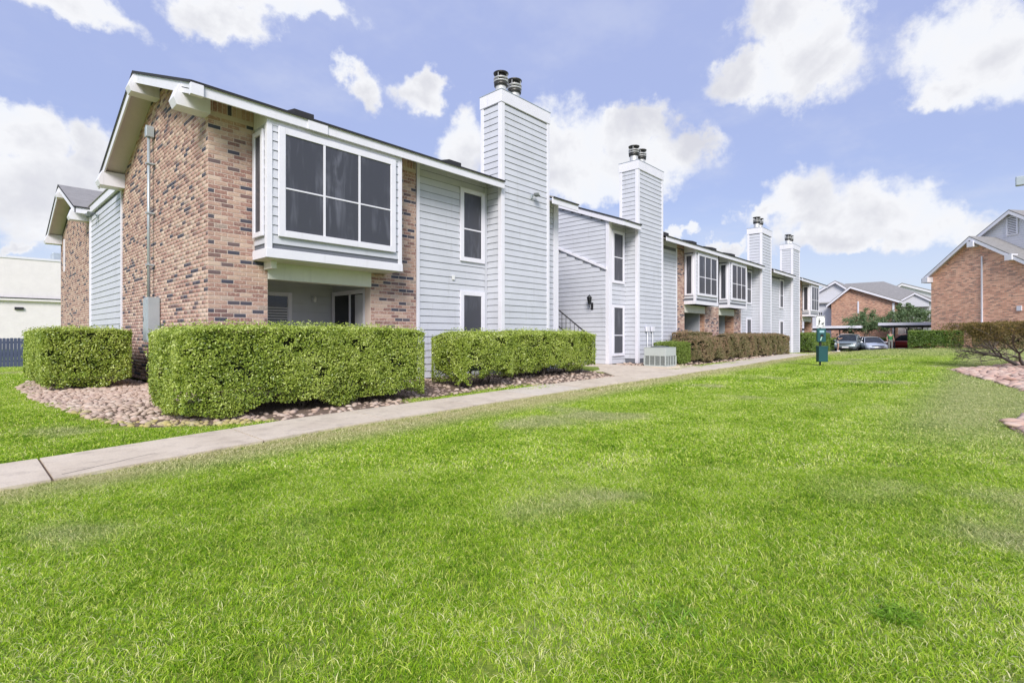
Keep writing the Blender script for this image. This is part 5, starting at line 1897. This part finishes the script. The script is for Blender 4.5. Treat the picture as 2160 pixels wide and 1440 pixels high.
TYRE = paint('tyre', (.02, .02, .02), .85, .1)
RIM = paint('wheel_rim', (.45, .45, .46), .3, .05, metal=.8)
LAMP = paint('headlamp', (.65, .68, .70), .12, .02)
REDLAMP = paint('tail_lamp', (.35, .02, .02), .2, .02)
CARGLASS = glassy('car_glass', (.02, .025, .03), .05)


def car(x, y, z, rz, label, col, kind='sedan', metal=.5):
    """nose towards local +X; origin on the ground below the middle"""
    t = empty('parked_car', (x, y, z), rz); tag(t, label, 'car', 'parked cars in the lot')
    pm = car_paint('car_paint', col, metal)
    if kind == 'sedan':
        L, W, H = 4.5, 1.78, 1.45
        lower = [(-2.22, .30, .72, .80), (-2.1, .22, .98, .87), (-1.5, .20, 1.0, .89), (-.4, .20, .96, .89), (.9, .20, .95, .89), (1.55, .20, .86, .88), (2.05, .22, .72, .84), (2.25, .32, .58, .72)]
        cabin = [(-1.75, .98, .80), (-1.05, 1.40, .60), (-.2, 1.45, .60), (.35, 1.36, .60), (1.25, .93, .80)]
    else:
        L, W, H = 4.4, 1.80, 1.68
        lower = [(-2.2, .38, .95, .84), (-2.12, .28, 1.06, .88), (-1.2, .27, 1.08, .90), (0, .27, 1.06, .90), (.9, .27, 1.05, .90), (1.6, .27, 1.0, .89), (2.05, .28, .92, .86), (2.2, .36, .70, .80)]
        cabin = [(-2.1, 1.05, .83), (-1.85, 1.62, .68), (-.4, 1.68, .68), (.35, 1.60, .66), (1.0, 1.05, .82)]
    # lower body: loft of rounded sections
    vs = []; fs = []
    for xx, z0, z1, hw in lower:
        zm = (z0 + z1) / 2
        ring = [(-hw * .86, z0), (-hw, z0 + .12), (-hw * 1.02, zm), (-hw * .97, z1 - .08), (-hw * .84, z1), (0, z1 + .03), (hw * .84, z1), (hw * .97, z1 - .08), (hw * 1.02, zm), (hw, z0 + .12), (hw * .86, z0), (0, z0)]
        vs += [(xx, a, b) for a, b in ring]
    n = 12
    for i in range(len(lower) - 1):
        for k in range(n): fs.append((i * n + k, (i + 1) * n + k, (i + 1) * n + (k + 1) % n, i * n + (k + 1) % n))
    fs += [tuple(range(n)), tuple((len(lower) - 1) * n + k for k in range(n - 1, -1, -1))]
    s = MB().add(vs, fs, True)
    body = s.build('body', pm, t)
    # cabin: dark glass body, painted roof and pillars
    cv = [];
    for xx, zt, hw in cabin: cv.append((xx, zt, hw))
    vs = []; fs = []
    belt = .86 if kind == 'sedan' else 1.0
    for xx, zt, hw in cv:
        vs += [(xx, -max(hw, .80) * (1.0 if zt < belt + .2 else 1), min(zt, belt)) if False else (xx, -.82, belt - .02), (xx, -hw, zt), (xx, hw, zt), (xx, .82, belt - .02)]
    for i in range(len(cv) - 1):
        for k in range(3): fs.append((i * 4 + k, (i + 1) * 4 + k, (i + 1) * 4 + k + 1, i * 4 + k + 1))
    fs += [(0, 1, 2, 3), tuple((len(cv) - 1) * 4 + k for k in (3, 2, 1, 0))]
    MB().add(vs, fs).build('window_glass', CARGLASS, t)
    s = MB()
    top = [c for c in cv if c[1] > belt + .3]
    rv = []; rf = []
    for xx, zt, hw in top: rv += [(xx, -hw * .99, zt + .005), (xx, -hw * .5, zt + .04), (xx, hw * .5, zt + .04), (xx, hw * .99, zt + .005)]
    for i in range(len(top) - 1):
        for k in range(3): rf.append((i * 4 + k, (i + 1) * 4 + k, (i + 1) * 4 + k + 1, i * 4 + k + 1))
    s.add(rv, rf, True)
    for i in (0, len(cv) - 2):
        for sg in (-1, 1):
            a, b = cv[i], cv[i + 1]
            lo, hi = (a, b) if a[1] < b[1] else (b, a)
            s.tube([(lo[0], sg * .81, lo[1] - .03), (hi[0], sg * hi[2], hi[1])], .035, 5)
    mid = cv[2]
    for sg in (-1, 1): s.tube([(mid[0] + .1, sg * .83, belt), (mid[0] + .05, sg * mid[2], mid[1])], .03, 5)
    s.build('roof', pm, t)
    for wx in (-1.35, 1.38):
        for sg in (-1, 1):
            wr = .32 if kind == 'sedan' else .35
            ws = MB()
            pr = [(wr * .62, -.10), (wr * .97, -.10), (wr, -.06), (wr, .06), (wr * .97, .10), (wr * .62, .10)]
            nn = 18
            vv = [(r_ * math.cos(6.2832 * k / nn), d_, r_ * math.sin(6.2832 * k / nn)) for r_, d_ in pr for k in range(nn)]
            ff = [(i * nn + k, i * nn + (k + 1) % nn, (i + 1) * nn + (k + 1) % nn, (i + 1) * nn + k) for i in range(len(pr) - 1) for k in range(nn)]
            ws.add(vv, ff, True)
            wo = ws.build('wheel', TYRE, t, loc=(wx, sg * .80, wr))
            rs = MB().add([(wr * .64 * math.cos(6.2832 * k / nn), sg * .08, wr * .64 * math.sin(6.2832 * k / nn)) for k in range(nn)], [tuple(range(nn))])
            rs.build('rim', RIM, wo)
    fx = lower[-1][0]
    zf = .62 if kind == 'sedan' else .78
    for sg in (-1, 1):
        if kind == 'sedan':
            MB().add([(fx - .02, sg * .50, zf - .06), (fx - .02, sg * .50, zf + .03), (fx - .42, sg * .84, zf + .14), (fx - .40, sg * .855, zf - .0)], [(0, 1, 2, 3)]).tube([(fx - .02, sg * .5, zf), (fx - .25, sg * .78, zf + .04)], .05, 6).build('headlight', LAMP, t)
        else:
            MB().box(fx - .14, fx + .02, sg * .72 - .12, sg * .72 + .12, zf - .08, zf + .08).build('headlight', LAMP, t, bevel=.03)
        MB().box(-L / 2 - .0, -L / 2 + .15, sg * .74 - .1, sg * .74 + .1, .75, .92).build('tail_light', REDLAMP, t, bevel=.02)
        MB().box(.85, 1.0, sg * .98 - .09, sg * .98 + .09, belt + .03, belt + .15).build('mirror', pm, t, bevel=.03)
    MB().box(fx - .05, fx + .015, -.46, .46, zf - .05, zf + .03).build('grille', BLACK, t)
    MB().box(fx - .06, fx + .02, -.60, .60, .34, .44).build('lower_grille', BLACK, t)
    MB().box(fx + .021, fx + .03, -.26, .26, .42, .54).build('plate', WHITE, t)
    return t


def face_cam(x, y, off=0.0):
    return math.atan2(-y, -x) + off


x, y = at(1789, 49.5); car(x, y, gz(x, y) + .02, face_cam(x, y, R(-6)), 'grey compact sport utility car facing the lawn next to the woman', (.26, .31, .32), 'suv')
x, y = at(1812, 55); car(x, y, gz(x, y) + .02, face_cam(x, y, R(150)), 'white car partly hidden behind the grey one', (.75, .75, .76), 'sedan', 0.0)
x, y = at(1837, 49.5); car(x, y, gz(x, y) + .02, face_cam(x, y, R(14)), 'silver sedan facing the lawn in the middle of the lot', (.72, .77, .84), 'sedan', .5)
x, y = at(1903, 53.5); car(x, y, gz(x, y) + .02, face_cam(x, y, R(-75)), 'dark red car half hidden by the hedge near the right-hand building', (.26, .025, .02), 'suv', .2)


# ------------------------------------------------------------------ people
def skin_fig(name, verts, edges, radii, material, parent, root=0, sub=2):
    me = bpy.data.meshes.new(name)
    me.from_pydata(verts, edges, [])
    me.materials.append(material)
    o = bpy.data.objects.new(name, me); link(o, parent)
    md = o.modifiers.new('skin', 'SKIN'); md.use_smooth_shade = True
    for i, r_ in enumerate(radii):
        v = me.skin_vertices[0].data[i]
        v.radius = (r_, r_) if not isinstance(r_, tuple) else r_
        v.use_root = (i == root)
    sb = o.modifiers.new('sub', 'SUBSURF'); sb.levels = sub; sb.render_levels = sub
    return o


SKIN = paint('skin', (.52, .32, .24), .5, .05)
HAIR = paint('hair', (.035, .022, .016), .6, .1)
HAIR2 = paint('grey_hair', (.30, .27, .24), .6, .1)


def person(x, y, rz, label, H, shirt, legs, hair, long_hair, shorts, arm_up):
    t = empty('person', (x, y, gz(x, y) + .02), rz); tag(t, label, 'person')
    k = H / 1.75
    v = [(0, 0, .93), (0, 0, 1.12), (0, 0, 1.36), (0, 0, 1.47), (.01, 0, 1.56), (.02, 0, 1.67),
         (0, .10, .88), (.02, .11, .50), (0, .12, .09), (.13, .13, .04),
         (0, -.10, .88), (.04, -.11, .50), (-.02, -.12, .09), (.11, -.13, .04),
         (0, .18, 1.40), (-.02, .25, 1.12), (.08, .25, .88), (.10, .24, .78),
         (0, -.18, 1.40), (.0, -.25, 1.14), (.10, -.25, .90), (.12, -.24, .80)]
    if arm_up:
        v[15] = (.05, .22, 1.16); v[16] = (.27, .18, 1.22); v[17] = (.36, .15, 1.26)
        v[19] = (.06, -.22, 1.16); v[20] = (.28, -.16, 1.24); v[21] = (.37, -.13, 1.28)
    e = [(0, 1), (1, 2), (2, 3), (3, 4), (4, 5), (0, 6), (6, 7), (7, 8), (8, 9), (0, 10), (10, 11), (11, 12), (12, 13), (2, 14), (14, 15), (15, 16), (16, 17), (2, 18), (18, 19), (19, 20), (20, 21)]
    rad = [.12, .11, .12, .05, .075, .08, .085, .055, .038, .035, .085, .055, .038, .035, .05, .04, .032, .03, .05, .04, .032, .03]
    skin_fig('body', [(a * k, b * k, c * k) for a, b, c in v], e, [q * k for q in rad], SKIN, t)
    sv = [v[1], v[2], v[14], ((v[14][0] + v[15][0]) / 2, (v[14][1] + v[15][1]) / 2, (v[14][2] + v[15][2]) / 2), v[18], ((v[18][0] + v[19][0]) / 2, (v[18][1] + v[19][1]) / 2, (v[18][2] + v[19][2]) / 2), (0, 0, .95)]
    skin_fig('shirt', [(a * k, b * k, c * k) for a, b, c in sv], [(6, 0), (0, 1), (1, 2), (2, 3), (1, 4), (4, 5)], [q * k for q in (.135 if not shorts else .125, .14, .07, .06, .07, .06, .14)], shirt, t)
    f = .55 if shorts else .95
    lg = [(0, 0, .97), v[6], tuple(v[6][i] + (v[7][i] - v[6][i]) * (.45 if shorts else 1) for i in range(3)), v[10], tuple(v[10][i] + (v[11][i] - v[10][i]) * (.45 if shorts else 1) for i in range(3))]
    ed = [(0, 1), (1, 2), (0, 3), (3, 4)]; rd = [.14, .10, .09, .10, .09]
    if not shorts: lg += [v[8], v[12]]; ed += [(2, 5), (4, 6)]; rd += [.06, .06]
    skin_fig('trousers' if not shorts else 'shorts', [(a * k, b * k, c * k) for a, b, c in lg], ed, [q * k for q in rd], legs, t)
    hv = [(-.01, 0, 1.62), (-.02, 0, 1.71)] + ([(-.08, 0, 1.50)] if long_hair else [(-.05, 0, 1.64)])
    skin_fig('hair', [(a * k, b * k, c * k) for a, b, c in hv], [(0, 1), (0, 2)], [.09 * k, .088 * k, (.06 if long_hair else .07) * k], hair, t)
    s = MB(); s.tube([((.075 + .02) * k, 0, 1.64 * k), ((.115) * k, 0, 1.61 * k)], [.012, .016], 5); s.build('nose', SKIN, t)
    s = MB()
    for sg in (-1, 1): s.box(.085 * k, .10 * k, sg * .03 - .01, sg * .03 + .01, 1.655 * k, 1.67 * k)
    s.box(.088 * k, .098 * k, -.022, .022, 1.575 * k, 1.585 * k)
    s.build('facial_feature', HAIR, t)
    s = MB()
    for q in (8, 12): s.box((v[q][0] - .07) * k, (v[q][0] + .20) * k, (v[q][1] - .045) * k, (v[q][1] + .045) * k, 0, .075)
    s.build('shoe', WHITEPLASTIC, t, bevel=.02)
    return t


x, y = at(1767, 47.0); person(x, y, face_cam(x, y, R(100)), 'woman in a dark top and light denim shorts standing beside the grey car', 1.66,
                              paint('navy_top', (.05, .06, .09), .8, .1), paint('denim', (.45, .52, .60), .8, .1), HAIR, True, True, True)
x, y = at(1878, 46.0); person(x, y, face_cam(x, y, R(15)), 'man in a green T-shirt and grey trousers standing right of the silver sedan', 1.78,
                              paint('green_shirt', (.05, .30, .10), .8, .1), paint('grey_trousers', (.25, .26, .25), .8, .1), HAIR2, False, False, False)

# ------------------------------------------------------------------ left background: fence and warehouse
t_ = empty('board_fence', (-22, 38.5, gz(-12, 38.5))); tag(t_, 'slate-blue board fence at the far left behind the lawn', 'fence')
FENCE = paint('fence_paint', (.09, .11, .19), .7, .1)
fm = MB().prism_y([(0, 0), (.135, 0), (.135, 1.62), (.115, 1.66), (.02, 1.66), (0, 1.62)], -.02, 0).mesh('fence_board', FENCE)
i = 0
for k in range(180):
    inst('fence_board', fm, t_, (k * .145, rnd.uniform(-.004, .004), -.08 + rnd.uniform(-.01, .01)))
MB().box(0, 33, .0, .05, .3, .4).box(0, 33, .0, .05, 1.3, 1.4).build('fence_rail', FENCE, t_)
t_ = empty('warehouse', (-24, 60, -.1)); tag(t_, 'long plain off-white warehouse with rooftop units behind the blue fence', 'building')
OFFW = paint('warehouse_paint', (.87, .82, .82), .7, .04, .12)
MB().box(0, 60, 0, 20, 0, 7.6).build('wall', OFFW, t_)
MB().box(-.02, 60, -.25, .0, 4.05, 4.25).build('canopy_band', OFFW, t_)
MB().box(-.05, 60.05, -.06, .25, 7.6, 7.78).build('parapet_cap', TRIM, t_)
MB().box(-.02, 60, -.30, -.0, 4.26, 4.32).build('flashing', DARKMETAL, t_)
for wx in (15.6, 21.6, 27.5):
    MB().box(wx, wx + .55, -.14, 0, 3.3, 3.52).build('wall_light', DARKMETAL, t_)
MB().box(16.5, 17.1, -.2, 0, 4.5, 5.2).build('service_box', GALV, t_)
for wx, w_, h_ in ((15.2, 1.7, 1.3), (23.6, 2.0, .8), (30, 1.8, .9), (21.2, .3, .4)):
    MB().box(wx, wx + w_, 1.0, 2.6, 7.6, 7.6 + h_).build('roof_unit', GALV, t_, bevel=.05)

# pole light at the right edge of the picture
x, y = at(2172, 16)
t_ = empty('street_lamp', (x, y, gz(x, y))); tag(t_, 'grey lamp head on a pole cut off by the right edge of the picture', 'street lamp')
MB().tube([(0, 0, -.1), (0, 0, 5.8)], [.06, .045], 10).build('pole', GALV, t_)
MB().box(-.05, .10, -.05, .32, 5.75, 6.05).build('lamp_head', GALV, t_, bevel=.03)
